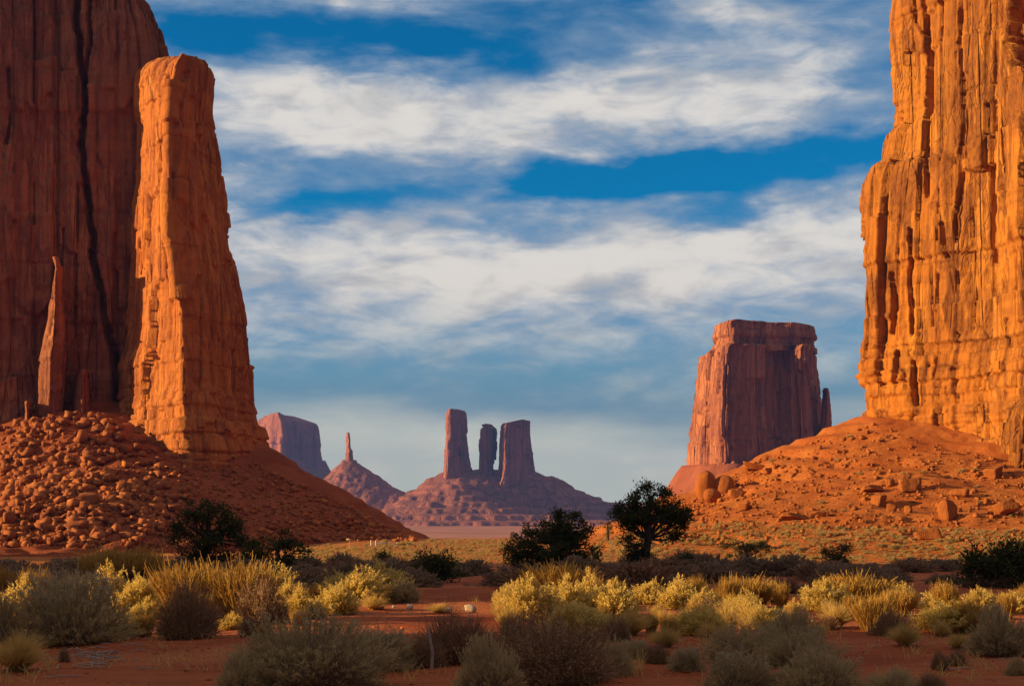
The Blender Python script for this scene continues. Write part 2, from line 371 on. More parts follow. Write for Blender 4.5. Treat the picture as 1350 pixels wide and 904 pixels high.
# ------------------------------------------------------------------ cliffs
def cliff(name, levels, segw, cell, disp, mat, parent, loc, cap=0.0, smooth=1.0, dz=None):
    """levels: list of (z, loop) ; loops run left to right along the front, then back. segw: sampling weight per loop side."""
    Ls = np.array([l[1] for l in levels], float)
    zv = np.array([np.broadcast_to(np.asarray(l[0], float), (len(l[1]),)) for l in levels])
    zs = zv.mean(1); o_ = np.argsort(zs); zs, Ls, zv = zs[o_], Ls[o_], zv[o_]
    Ls = np.concatenate([Ls, zv[..., None]], 2)
    N = Ls.shape[1]; mid = Ls[len(zs)//2]
    nxt = np.roll(Ls, -1, 1); U = []
    for i in range(N):
        ln = np.linalg.norm(mid[(i+1) % N, :2]-mid[i, :2]); n = max(2, int(round(ln*segw[i]/cell)))
        t = (np.arange(n)/n)[None, :, None]
        U.append(Ls[:, i:i+1]*(1-t)+nxt[:, i:i+1]*t)
    U = np.concatenate(U, 1)
    seg = np.linalg.norm((np.roll(U, -1, 1)-U)[..., :2], axis=2)
    k = max(1, int(round(smooth/cell)))
    if smooth > 0:
        for _ in range(2):
            U = sum(np.roll(U, d, 1) for d in range(-k, k+1))/(2*k+1)
    nz = max(3, int(round((zs[-1]-zs[0])/(dz or cell)))); Zr = np.linspace(zs[0], zs[-1], nz+1)
    idx = np.clip(np.searchsorted(zs, Zr, 'right')-1, 0, len(zs)-2)
    f = ((Zr-zs[idx])/(zs[idx+1]-zs[idx]))[:, None, None]
    XYZ = U[idx]*(1-f)+U[idx+1]*f
    XY, Z = XYZ[..., :2], XYZ[..., 2]
    T = np.roll(XY, -k*2, 1)-np.roll(XY, k*2, 1); T /= np.linalg.norm(T, axis=2, keepdims=True)+1e-9
    Nn = np.stack([T[..., 1], -T[..., 0]], -1)
    s = np.concatenate([[0], np.cumsum(seg[len(zs)//2])[:-1]])[None, :]+np.zeros((len(Zr), 1))
    px = XY[..., 0]/XY[..., 1]*F+CX; py = HY-(Z-CZ)/XY[..., 1]*F
    d = disp(s, Z, px, py)
    XY = XY+Nn*d[..., None]
    rows = [np.concatenate([XY, Z[..., None]], -1)]
    c = XY[-1].mean(0)
    for i, q in enumerate((0.93, 0.8, 0.6, 0.35, 0.03)):
        xy = c+(XY[-1]-c)*q
        zt = Z[-1]*q+Z[-1].mean()*(1-q)
        zz = zt+cap*(0.35*(i+1)/5+0.5*fbm(xy[:, 0]/(cap*2+1), xy[:, 1]/(cap*2+1), 0, 4, 77)) if cap else zt+0.02*i
        rows.append(np.concatenate([xy, zz[:, None]], -1)[None])
    V = np.concatenate(rows, 0)
    return mesh_obj(name, rebase(V, loc), grid_faces(V.shape[0], V.shape[1], True), mat, parent)
def line_dist(px, py, pts):
    """signed-free distance in picture columns from a downward crack path"""
    ys = [p[1] for p in pts]; xs = [p[0] for p in pts]
    dx = np.abs(px-np.interp(py, ys, xs)); inside = (py >= ys[0]) & (py <= ys[-1])
    end = np.where(inside, 1.0, 0.0)
    return dx, end

def wall_disp(zb, seed, big=1.0, cracks=(), scale=1.0, ledge=1.0):
    def f(s, z, px, py):
        k = scale
        d = big*slabs(s, z, 12*k, 55*k, 1.5*k, 0.4*k, 2.0*k, seed, 0.10, 0.0, 0.8)
        d = d+slabs(s, z, 4.4*k, 20*k, 0.75*k*big, 0.25*k, 1.4*k, seed+20, 0.10, 0.10, 0.6)
        d = d+slabs(s, z, 1.6*k, 6*k, 0.13*k*big, 0.2*k, 0.28*k, seed+40, 0.12, 0.4, 0.3)
        d = d+0.8*k*0.7*fbm(s/(20*k), z/(40*k), 0, 2, seed+60)+0.09*k*fbm(s/(1.2*k), z/(1.0*k), 0, 4, seed+70, 0.6)
        cb, eb = cells1((z+1.2*k*vnoise(s/(25*k), z/(20*k), 0, seed+91))/(11*k), seed+92)
        d = d+0.55*k*big*(hsh(cb, seed=seed+93)*2-1)-0.5*k*np.exp(-(eb*5.5*k/(0.22*k))**4)*np.clip(hsh(cb, np.floor(s/(8*k)), seed=seed+94)*1.6-0.6, 0, 1)
        d = d-0.35*k*np.clip(np.abs(fbm(s/(7*k), z/(16*k), 0, 3, seed+65))*8, 0, 1)
        # bedded base
        w = np.clip((zb-z+1.5*k*vnoise(s/(9*k), 0, 0, seed+80))/(3.0*k), 0, 1)*ledge
        c, e = cells1((z+0.4*k*vnoise(s/(14*k), z/(9*k), 0, seed+81))/(2.6*k), seed+82)
        lay = 0.95*k*(hsh(c, seed=seed+83)*2-1)-0.5*k*np.exp(-(e*1.3*k/(0.22*k))**4)*hsh(c, np.floor(s/(5*k)), seed=seed+86)
        blk = slabs(s+hsh(c, seed=seed+84)*9, z+0*s, 2.6*k, 3.4*k, 0.4*k, 0.22*k, 0.7*k, seed+85, 0.08, 0.4, 0.35)
        d = d*(1-0.55*w)+w*(lay+blk+np.clip((zb-z)/(9*k), 0, 1.3)*1.1*k)
        for pts, hw, dep in cracks:
            y0, y1 = pts[0][1], pts[-1][1]; t = np.clip((py-y0)/(y1-y0), 0, 1)
            cxp = np.interp(py, [p[1] for p in pts], [p[0] for p in pts])+hw*0.7*vnoise(py/26.0, 0.5, 0, seed+95)+hw*0.25*vnoise(py/5.0, 0.5, 0, seed+96)
            inn = ((py >= y0) & (py <= y1))*1.0
            wob = hw*(0.25+0.75*np.sin(np.pi*np.clip(t*0.9+0.05, 0, 1))**0.08*(0.75+0.3*hsh(np.floor(py/9.0+0.8*vnoise(py/11.0, 0, 0, seed+97)), seed=seed+98)))
            d = d-dep*inn*np.exp(-np.power(np.abs(px-cxp)/wob, 6))
        return d
    return f
def loops_px(rows, back, tilt=0.0):
    """rows: py -> list of (px, Y) of the front, left to right; back: function giving the rear points."""
    out = []
    for py, yref, front in rows:
        pts = [P(px, Y) for px, Y in front]
        al = pts+back(pts)
        out.append(([Zof(py, yref+tilt*(q[1]-yref)) for q in al], al))
    return out

# the butte on the left
LB = (-90.0, 330.0, 8.0)
butte_l = tag(empty('sandstone_butte', LB), 'towering shaded red butte with a sunlit orange buttress and a rubble slope', 'butte')
def left_wall():
    rows = []
    for py, re in ((640, 248), (560, 246), (450, 243), (300, 238), (200, 234), (120, 230), (75, 224), (40, 217), (15, 207), (0, 200), (-25, 176), (-60, 130)):
        cut = max(0, 75-py)*0.0
        rows.append((py, 322, [(-420, 340), (-250, 305), (-120, 306.5), (-20, 310.5), (60, 313.5), (107, 315.5), (150, 316.5), (re-25, 319), (re, 325)]))  # unseen outer end bulges forward, shaped to keep the main face in shade
    back = lambda p: [(p[-1][0]*352/325-1.5, 352), (p[-1][0]*385/325-8, 385), (-190, 400)]
    lv = loops_px(rows, back)
    cr = [([(100, -70), (102, 60), (112, 130), (107, 190), (115, 260), (124, 340), (140, 420), (152, 480), (158, 560)], 4.5, 5.0),
          ([(116, -70), (118, 40), (110, 110)], 2.5, 3.0), ([(84, 300), (82, 350)], 1.5, 1.2), ([(10, 90), (14, 160), (8, 190)], 3, 1.6)]
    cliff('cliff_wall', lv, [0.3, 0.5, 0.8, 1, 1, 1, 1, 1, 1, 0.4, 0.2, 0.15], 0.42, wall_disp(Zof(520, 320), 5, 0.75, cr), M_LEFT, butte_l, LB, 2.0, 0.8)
left_wall()
def left_buttress():
    rows = []
    for py, l, r, e in ((680, 130, 268, 372), (605, 148, 262, 352), (575, 153, 256, 342), (540, 158, 251, 335), (480, 157, 249, 331), (455, 168, 247, 328), (430, 173, 247, 325), (400, 177, 245, 321),
                        (300, 181, 234, 303), (200, 184, 234, 288), (150, 184, 236, 277), (110, 183, 239, 279), (92, 186, 241, 281), (82, 194, 246, 277), (76, 208, 250, 268)):
        t = (680-py)/600.0
        m1 = l+(r-l)*0.5; m2 = r+(e-r)*0.3; m3 = r+(e-r)*0.68
        rows.append((py, 300, [(l-4, 319), (l+2, 309), (m1-4, 297+1.5*t), (r-8, 288+3*t), (m2, 293+4*t), (m3, 305+3*t), (e, 322)]))
    back = lambda p: [(p[-1][0]-3, 332), (p[0][0]+6, 332)]
    cr = [([(245, 95), (232, 140), (234, 170)], 2.2, 1.3), ([(216, 210), (217, 240)], 1.8, 1.2), ([(215, 290), (213, 320), (222, 400)], 1.6, 0.8),
          ([(186, 450), (196, 455), (204, 475)], 2.5, 1.2), ([(268, 260), (270, 420), (274, 540)], 2.0, 1.0), ([(300, 300), (312, 420), (318, 540)], 2.5, 1.2)]
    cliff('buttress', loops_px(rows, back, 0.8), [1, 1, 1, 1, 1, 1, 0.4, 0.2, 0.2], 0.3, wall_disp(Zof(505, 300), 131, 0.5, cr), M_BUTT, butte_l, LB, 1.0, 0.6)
left_buttress()
def fin(rowsdef, yf, yb, seed, name='fin'):
    rows = [(py, yf, [(l, yb), (l+1, yf+2.5), ((l+r)/2, yf), (r, yf+3), (r+1, yb)]) for py, l, r in rowsdef]
    back = lambda p: [(p[-1][0], yb+3), (p[0][0], yb+3)]
    cliff(name, loops_px(rows, back), [1, 1, 1, 1, .3, .3, .3], 0.34, wall_disp(-50, seed, 0.25, (), 0.6), M_LEFT, butte_l, LB, 0.6, 0.4)
fin([(580, 46, 90), (535, 49, 84), (470, 52, 85), (445, 56, 86), (410, 64, 83), (380, 66, 81), (350, 70, 80), (338, 72, 76)], 302, 316, 211)
fin([(580, 90, 122), (535, 97, 118), (500, 101, 116), (486, 105, 112)], 302.5, 317, 223)
fin([(590, 26, 46), (560, 30, 43), (528, 32, 40)], 301, 316, 229)

# the butte on the right
RB = (80.0, 255.0, 10.0)
butte_r = tag(empty('sandstone_butte', RB), 'sheer orange sunlit sandstone butte with dark vertical cracks above a boulder slope', 'butte')
def right_wall():
    rows = []
    for py, l in ((660, 1165), (570, 1152), (545, 1147), (515, 1146), (490, 1138), (470, 1136), (440, 1139), (400, 1136), (360, 1139), (320, 1142), (280, 1143), (245, 1147), (225, 1156), (215, 1168), (185, 1171), (172, 1186),
                  (140, 1188), (100, 1183), (60, 1178), (20, 1181), (-10, 1184), (-50, 1190), (-90, 1200)):
        rows.append((py, 260, [(l-5, 262), (l-2, 255), (l+(1200-l)*0.5+10, 250.5), (1225, 247), (1275, 241), (1310, 237), (1352, 230), (1420, 224), (1560, 222)]))
    back = lambda p: [(p[-1][0]+8, 262), (p[0][0]+45, 330), (p[0][0]+20, 300)]
    cr = [([(1216, -60), (1219, 60), (1217, 160), (1221, 260)], 2.6, 2.6), ([(1208, -60), (1205, 30), (1216, 45)], 1.8, 1.6), ([(1272, -60), (1268, 60), (1272, 160), (1267, 260), (1262, 320)], 2.4, 1.4),
          ([(1247, 292), (1248, 340)], 2.4, 2.0), ([(1172, 357), (1175, 400), (1173, 440)], 3.6, 2.4), ([(1200, 300), (1198, 380), (1203, 440)], 2.6, 1.8), ([(1227, 350), (1231, 430)], 1.8, 1.6),
          ([(1184, 460), (1183, 505)], 3, 1.5), ([(1206, 475), (1209, 535)], 3.2, 2.2), ([(1240, 470), (1236, 500)], 3, 1.3), ([(1332, 420), (1331, 490)], 2.2, 1.2), ([(1312, -60), (1318, 40), (1338, 90)], 3, 1.6),
          ([(1344, -60), (1341, 40), (1346, 88)], 12, 5.0), ([(1322, 190), (1325, 260)], 2.0, 1.0)]
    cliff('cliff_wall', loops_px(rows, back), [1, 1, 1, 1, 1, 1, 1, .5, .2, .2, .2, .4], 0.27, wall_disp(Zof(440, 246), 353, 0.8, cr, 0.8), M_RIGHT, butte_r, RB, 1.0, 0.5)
    rows = [(py, 226, [(l, 236), (l+4, 226), (l+22, 222), (l+60, 222), (l+80, 236)]) for py, l in ((650, 1310), (610, 1317), (580, 1319), (555, 1321), (538, 1326), (528, 1336))]
    cliff('buttress', loops_px(rows, lambda p: [(p[-1][0], 242), (p[0][0], 242)]), [1, 1, 1, 1, .3, .3, .3], 0.3, wall_disp(-50, 331, 0.5, (), 0.6), M_RIGHT, butte_r, RB, 0.8, 0.9)
right_wall()

# ------------------------------------------------------------------ rubble slopes as fitted surfaces
class Tps:
    def __init__(s, pts, lam=0.02):
        A = np.array([[(px-CX)/F*Y, Y, Zof(py, Y)] for px, py, Y in pts]); s.c = A[:, :2].mean(0); s.k = np.abs(A[:, :2]-s.c).max()
        X = (A[:, :2]-s.c)/s.k; s.X = X; n = len(X)
        Kk = s.ker(np.linalg.norm(X[:, None]-X[None], axis=2))+lam*np.eye(n)
        Q = np.concatenate([np.ones((n, 1)), X], 1)
        B = np.block([[Kk, Q], [Q.T, np.zeros((3, 3))]])
        s.w = np.linalg.solve(B, np.concatenate([A[:, 2], np.zeros(3)]))
    @staticmethod
    def ker(r): return np.where(r > 1e-9, r*r*np.log(np.maximum(r, 1e-9)), 0.0)
    def __call__(s, x, y):
        x = np.asarray(x, float); y = np.asarray(y, float); sh = x.shape
        q = (np.stack([x.ravel(), y.ravel()], 1)-s.c)/s.k
        out = np.zeros(len(q))
        for i in range(0, len(q), 40000):
            b = q[i:i+40000]
            out[i:i+40000] = s.ker(np.linalg.norm(b[:, None]-s.X[None], axis=2))@s.w[:-3]+s.w[-3]+b@s.w[-2:]
        return out.reshape(sh)
T_L = Tps([(-150, 625, 300), (-60, 590, 302), (0, 565, 303), (50, 548, 303), (100, 540, 302), (150, 546, 301), (185, 575, 296), (215, 604, 292), (250, 620, 285), (300, 616, 291), (340, 588, 312), (345, 592, 330),
           (380, 605, 318), (420, 625, 316), (480, 665, 306), (520, 692, 296), (550, 712, 286), (575, 725, 286),
           (-100, 690, 262), (0, 650, 262), (80, 622, 262), (165, 622, 258), (225, 655, 258), (250, 628, 274), (300, 650, 276), (380, 660, 284), (440, 688, 278),
           (-120, 720, 220), (0, 722, 225), (100, 725, 225), (200, 727, 226), (260, 716, 236), (300, 722, 238), (350, 718, 244), (420, 715, 254), (480, 714, 270), (540, 716, 281),
           (0, 742, 190), (300, 742, 200), (450, 735, 235), (600, 745, 270), (420, 680, 360), (500, 720, 350), (340, 600, 370)])
T_R = Tps([(1150, 545, 254), (1180, 553, 249), (1225, 566, 244), (1275, 582, 238), (1330, 596, 230), (1420, 606, 222), (1500, 610, 215),
           (1120, 553, 262), (1085, 571, 262), (1040, 586, 260), (1000, 601, 258), (960, 618, 255), (930, 640, 252), (900, 658, 250), (850, 673, 246), (800, 692, 242), (765, 704, 238),
           (1085, 620, 310), (1000, 650, 310), (920, 700, 310), (1150, 560, 300), (800, 730, 300),
           (1100, 615, 228), (1200, 640, 212), (1300, 650, 203), (1000, 648, 230), (950, 668, 225), (1420, 655, 195),
           (880, 700, 205), (960, 695, 192), (1050, 695, 182), (1150, 695, 176), (1250, 698, 170), (1350, 700, 165), (1450, 700, 160),
           (740, 716, 215), (850, 722, 175), (1000, 728, 150), (1200, 736, 130), (1350, 740, 125), (1480, 742, 120), (700, 726, 200), (1000, 752, 110), (1300, 760, 100)])
def ledges(z, x, y, st, seed):
    q = (z+0.9*fbm(np.asarray(x)/16, np.asarray(y)/16, 0, 3, seed))/st; k = np.floor(q); fr = q-k
    w = np.clip(fbm(np.asarray(x)/14, np.asarray(y)/14, 0, 3, seed+5)*3.0+0.25, 0, 1)*0.75
    return z+w*st*(np.where(fr < 0.7, fr*0.35, 0.245+(fr-0.7)*2.517)-fr)
def talus_l(x, y): return T_L(x, y)+1.1*fbm(np.asarray(x)/11, np.asarray(y)/9, 0, 5, 41, 0.55)+0.4*fbm(np.asarray(x)/2.2, np.asarray(y)/1.8, 0, 4, 47, 0.6)-0.8*np.clip(1-6*np.abs(fbm((np.asarray(x)-0.5*np.asarray(y))/15, np.asarray(y)/50, 0, 3, 49)), 0, 1)
def talus_r(x, y): return T_R(x, y)+0.9*fbm(np.asarray(x)/12, np.asarray(y)/9, 0, 5, 51, 0.55)+0.28*fbm(np.asarray(x)/1.8, np.asarray(y)/1.5, 0, 4, 57, 0.6)-0.7*np.clip(1-6*np.abs(fbm((np.asarray(x)+0.4*np.asarray(y))/14, np.asarray(y)/40, 0, 3, 59)), 0, 1)
class Grid:
    def __init__(s, fun, x0, x1, y0, y1, cell):
        s.x0, s.y0, s.c = x0, y0, cell; X, Y = np.meshgrid(np.arange(x0, x1, cell), np.arange(y0, y1, cell)); s.X, s.Y, s.Z = X, Y, fun(X, Y)
    def __call__(s, x, y):
        n, m = s.Z.shape; u = np.clip((np.asarray(x)-s.x0)/s.c, 0, m-1.001); v = np.clip((np.asarray(y)-s.y0)/s.c, 0, n-1.001)
        i, j = u.astype(int), v.astype(int); f, g = u-i, v-j; Z = s.Z
        return (Z[j, i]*(1-f)+Z[j, i+1]*f)*(1-g)+(Z[j+1, i]*(1-f)+Z[j+1, i+1]*f)*g
GL = Grid(lambda x, y: ledges(talus_l(x, y), x, y, 2.6, 31), -165, -10, 175, 350, 0.5); GR = Grid(lambda x, y: ledges(talus_r(x, y), x, y, 2.2, 37), 0, 130, 105, 305, 0.45)
def slope(fun, x0, x1, y0, y1, cell, mat, parent, loc, mask=None):
    X, Y, Z = fun.X, fun.Y, fun.Z; G = ground_z(X, Y)
    keep = Z > G-0.8
    if mask is not None: keep &= mask(X, Y)
    Fq = grid_faces(*X.shape); ok = keep.ravel()[Fq].all(1); Fq = Fq[ok]
    used = np.unique(Fq); remap = np.zeros(X.size, int); remap[used] = np.arange(len(used))
    V = np.stack([X, Y, Z], -1).reshape(-1, 3)[used]
    return mesh_obj('talus_slope', rebase(V, loc), remap[Fq], mat, parent, smooth=True)
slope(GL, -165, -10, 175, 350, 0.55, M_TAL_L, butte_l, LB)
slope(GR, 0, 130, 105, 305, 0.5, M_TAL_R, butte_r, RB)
XL = lambda x, y: (x > -165) & (x < -10) & (y > 175) & (y < 350)
XR = lambda x, y: (x > 0) & (x < 130) & (y > 105) & (y < 305)
def surf_exact(x, y):
    z = ground_z(x, y)
    z = np.where(XL(x, y), np.maximum(z, GL(x, y)), z)
    return np.where(XR(x, y), np.maximum(z, GR(x, y)), z)
GN = Grid(surf_exact, -42, 42, 6, 72, 0.14); GM = Grid(surf_exact, -200, 160, 55, 350, 0.5)
def surf(x, y):
    x = np.asarray(x, float); y = np.asarray(y, float)
    return np.where((y < 70) & (np.abs(x) < 41), GN(x, y), GM(x, y))
DS = np.concatenate([np.arange(9, 60, 0.15), np.arange(60, 330, 0.4)])
DC = np.arange(9, 330, 3.0)
def hit(px, py):
    """where the line of sight through a photo pixel meets the ground or a slope"""
    c = (px-CX)/F; start = 0
    g = surf(c*DC, DC)+0.6 >= Zof(py, DC)
    for k in np.where(g)[0]:
        if k < start: continue
        D = np.arange(DC[max(k-1, 0)], DC[max(k-1, 0)]+12, 0.1); zz = surf(c*D, D); h = zz >= Zof(py, D)
        if h.any():
            q = int(np.argmax(h)); return np.array([c*D[q], D[q], zz[q]])
        start = k+3
    return hit(px, py+1) if py < 800 else None

# ------------------------------------------------------------------ middle and far buttes
def skirt(top_loop, z0, z1, spread, seed, cell, mat, parent, loc, amp):
    c = np.mean(top_loop, 0); lv = []
    for t in np.linspace(0, 1, 6):
        e = spread*t**1.35
        lp = [tuple(np.array(p)+(np.array(p)-c)/np.linalg.norm(np.array(p)-c)*e) for p in top_loop]
        lv.append((z0+(z1-z0)*t, lp))
    def d(s, z, px, py): 
        g = 1-np.abs(fbm(s/(amp*9), z/(amp*30), 0, 4, seed)); return amp*1.2*g+amp*0.5*fbm(s/(amp*3), z/(amp*3), 0, 4, seed+3)
    cliff('talus_slope', lv, [1]*len(top_loop), cell, d, mat, parent, loc, 0, cell*2)
def mid_butte():
    Y = 1500.0; b = (262.0, Y, -40.0)
    t = tag(empty('sandstone_butte', b), 'squat red butte with a flat layered cap and a shadowed front, beyond the slope', 'butte')
    rows = []
    for py, a, b1, c, d in ((660, 902, 962, 1052, 1102), (612, 908, 962, 1050, 1096), (560, 913, 958, 1048, 1088), (510, 921, 957, 1046, 1083), (472, 923, 960, 1044, 1078), (463, 926, 961, 1045, 1077), (459, 931, 963, 1046, 1075), (457, 944, 968, 1048, 1072)):
        rows.append((py, Y, [(a, 1545), (a+4, 1520), ((a+b1)/2, 1488), (b1, 1462), (b1+8, 1470), ((b1+c)/2, 1492), (c-10, 1508), (c+2, 1490), (c+12, 1474), ((c+d)/2+8, 1500), (d, 1540)]))
    back = lambda p: [(p[-1][0]-4, 1590), (p[0][0]+10, 1600)]
    cr = [([(948, 465), (950, 560), (955, 640)], 2, 6), ([(966, 460), (962, 640)], 3, 7), ([(1046, 470), (1052, 600)], 2, 6), ([(930, 540), (934, 640)], 1.5, 4)]
    cliff('cliff_wall', loops_px(rows, back), [1]*10+[.5, .3, .5], 1.25, wall_disp(Zof(625, Y), 407, 0.8, cr, 3.6), M_MID, t, b, 4, 4)
    rows = [(py, Y, [(l, 1530), (l+3, 1505), (965, 1480), (1010, 1500), (1050, 1504), (r, 1535)]) for py, l, r in ((462, 946, 1074), (452, 947, 1073), (447, 950, 1071), (440, 948, 1072), (432, 950, 1070), (428, 950, 1070), (425, 952, 1067))]
    cliff('cap', loops_px(rows, lambda p: [(p[-1][0]-6, 1575), (p[0][0]+6, 1575)]), [1]*5+[.5, .3, .5], 1.2, wall_disp(400, 421, 0.5, (), 2.6, 1.0), M_MID, t, b, 5, 3)
    rows = [(py, Y, [(1082+l, 1530), (1085+l, 1508), (1090, 1500), (1095-l, 1512)]) for py, l in ((640, -8), (600, -6), (570, -4), (550, -1.5), (525, 0.5), (515, 1.6), (511, 3.0))]
    cliff('pinnacle', loops_px(rows, lambda p: [(p[-1][0]-1, 1535)]), [1]*5, 1.1, wall_disp(-500, 433, 0.3, (), 2.0), M_MID, t, b, 1, 1.5)
    top = [P(904, 1545), P(930, 1490), P(962, 1464), P(1010, 1486), P(1052, 1484), P(1098, 1540), P(1090, 1610), P(920, 1610)]
    skirt(top, Zof(612, Y), -75, 135, 441, 4, M_TAL_M, t, b, 5)
mid_butte()
def far_butte(label, rows, fronts, back, z0py, spread, seed, Y, scale, cap, name='sandstone_butte', sk=True, big=0.7, zb=None):
    cx = np.mean([r[1] for r in rows]+[r[2] for r in rows]); b = (*P(cx, Y), -60.0)
    t = tag(empty(name, b), label, 'butte')
    lv = []
    for py, l, r in rows:
        pts = [P(l+(r-l)*u, Y+dy) for u, dy in fronts]; rr = [P(l+(r-l)*u, Y+dy) for u, dy in back]
        lv.append((Zof(py, Y), pts+rr))
    n = len(fronts)+len(back)
    cliff('cliff_wall', lv, [1]*(len(fronts)-1)+[.5]*(len(back)+1), Y/1422*1.05, wall_disp(-900 if zb is None else Zof(zb, Y), seed, big, (), scale), M_FAR, t, b, cap, Y/1422*2)
    if sk:
        py, l, r = rows[0]
        top = [P(l+(r-l)*u, Y+dy) for u, dy in fronts]+[P(l+(r-l)*u, Y+dy) for u, dy in back]
        skirt(top, Zof(z0py, Y), -66, spread, seed+9, Y/1422*2.2, M_TAL_F, t, b, min(Y/1422*5, spread*0.035))
    return t
# broad mesa
far_butte('broad pale mesa half hidden behind the shaded rubble slope', [(612, 338, 427), (590, 341, 423), (561, 342, 419), (557, 343, 416), (552, 348, 400), (547, 355, 383)],
          [(0, 60), (0.1, -60), (0.32, -170), (0.36, -175), (0.6, -60), (0.99, 90)], [(0.9, 260), (0.1, 250)], 606, 260, 503, 5500, 11, 4, zb=None)
# thin spire on a cone
far_butte('thin rock spire on top of a small red cone', [(612, 453, 469), (600, 455, 467), (594, 456, 466.5), (590, 456, 463), (578, 457, 462), (573, 457.5, 461), (570, 458, 460)],
          [(0, 10), (0.45, -14), (1, 12)], [(0.5, 30)], 606, 150, 541, 4200, 3.5, 1)
T_F = Tps([(440, 676, 4300), (480, 668, 4300), (500, 658, 4300), (530, 652, 4250), (548, 646, 4200), (565, 632, 4150), (585, 623, 4100), (612, 622, 4090), (640, 623, 4090), (680, 627, 4090), (708, 630, 4090), (740, 645, 4100), (775, 656, 4120), (810, 664, 4150),
           (600, 640, 3960), (560, 650, 3970), (650, 642, 4020), (520, 664, 3940), (600, 662, 3860), (650, 660, 3930), (690, 661, 4000), (740, 665, 4060), (800, 670, 4110), (660, 676, 3800), (720, 678, 3860), (480, 678, 3960),
           (460, 690, 3700), (540, 692, 3700), (620, 693, 3680), (700, 692, 3700), (780, 688, 3750), (850, 680, 3800), (420, 690, 4000), (860, 676, 4200),
           (500, 690, 4600), (600, 680, 4500), (700, 680, 4500), (800, 685, 4500)], 0.005)
def far_hill():
    xs = np.arange(-640, 460, 5.0); ys = np.arange(3550, 4600, 6.0); X, Y = np.meshgrid(xs, ys)
    Z = T_F(X, Y)
    Z = Z+9*fbm(X/70, Y/110, 0, 5, 61)+5*fbm(X/22, Y/40, 0, 4, 63, 0.6)-9*np.abs(fbm(X/45, Y/160, 0, 4, 67))*np.clip((Z+55)/30, 0, 1)
    st = 17.0; q = (Z+3*fbm(X/200, Y/200, 0, 3, 71))/st; k = np.floor(q); fr = q-k
    Zt = st*(k+np.where(fr < 0.75, fr*0.45, 0.3375+(fr-0.75)*2.65))
    w = np.clip((75-Z)/30, 0, 1)*0.9
    Z = Z*(1-w)+Zt*w
    ok = Z > ground_z(X, Y)-6
    Fq = grid_faces(*X.shape); Fq = Fq[ok.ravel()[Fq].all(1)]
    used = np.unique(Fq); rm = np.zeros(X.size, int); rm[used] = np.arange(len(used))
    o = mesh_obj('hill', np.stack([X, Y, Z], -1).reshape(-1, 3)[used], rm[Fq], M_TAL_F)
    tag(o, 'terraced red pedestal hill under the three far rock towers', None, None, 'structure')
    # low red ledges beside the spire
    T2 = Tps([(420, 640, 4200), (440, 618, 4200), (460, 603, 4200), (475, 612, 4200), (490, 624, 4180), (505, 634, 4180), (515, 640, 4180), (530, 650, 4180), (545, 656, 4180), (400, 655, 4200),
              (440, 640, 4060), (470, 642, 4050), (500, 645, 4060), (430, 668, 3950), (480, 668, 3950), (530, 670, 3950), (400, 690, 3900), (480, 692, 3850), (560, 692, 3850), (460, 650, 4400), (500, 690, 4500), (400, 690, 4500), (570, 690, 4300)], 0.003)
    xs = np.arange(-700, -230, 4.0); ys = np.arange(3800, 4480, 5.0); X, Y = np.meshgrid(xs, ys); Z = T2(X, Y)
    Z = Z+6*fbm(X/60, Y/80, 0, 5, 81)+4*fbm(X/18, Y/36, 0, 4, 82, 0.6)-9*np.abs(fbm(X/40, Y/120, 0, 4, 83))+3
    ok = Z > ground_z(X, Y)-6
    Fq = grid_faces(*X.shape); Fq = Fq[ok.ravel()[Fq].all(1)]
    used = np.unique(Fq); rm = np.zeros(X.size, int); rm[used] = np.arange(len(used))
    o = mesh_obj('hill', np.stack([X, Y, Z], -1).reshape(-1, 3)[used], rm[Fq], M_TAL_F)
    tag(o, 'red cone hill with low ledges under the thin spire', None, None, 'structure')
far_hill()
far_butte('tall square rock tower standing alone on the far red hill', [(640, 580, 632), (622, 585, 625), (600, 586.5, 619), (570, 587, 617), (548, 587.5, 615.5), (542, 588.5, 615), (540, 590, 613)],
          [(0, 40), (0.04, -20), (0.12, -50), (0.2, -52), (0.6, -20), (1, 30)], [(0.9, 70), (0.1, 70)], 0, 0, 601, 4080, 3, 1, sk=False, big=0.6)
far_butte('narrow twin-topped needle between the tower and the broad butte', [(640, 633, 658), (622, 635, 655), (600, 636.5, 653), (568, 637.5, 652), (563, 638.5, 651), (559, 639, 645)],
          [(0, 15), (0.25, -30), (0.5, -10), (0.6, -14), (1, 20)], [(0.5, 50)], 0, 0, 621, 4080, 4, 3, sk=False, big=1.3)
far_butte('broad castle-like butte with a jagged top on the far red hill', [(645, 650, 718), (628, 657, 709), (610, 658.5, 704.5), (590, 659, 702), (570, 660, 699.5), (562, 661, 699), (558, 664, 699), (554, 686, 698)],
          [(0, 25), (0.05, -30), (0.14, -48), (0.3, -30), (0.38, -36), (0.5, -12), (0.7, 0), (1, 40)], [(0.8, 100), (0.15, 100)], 0, 0, 641, 4080, 4.0, 5, sk=False, big=0.65)

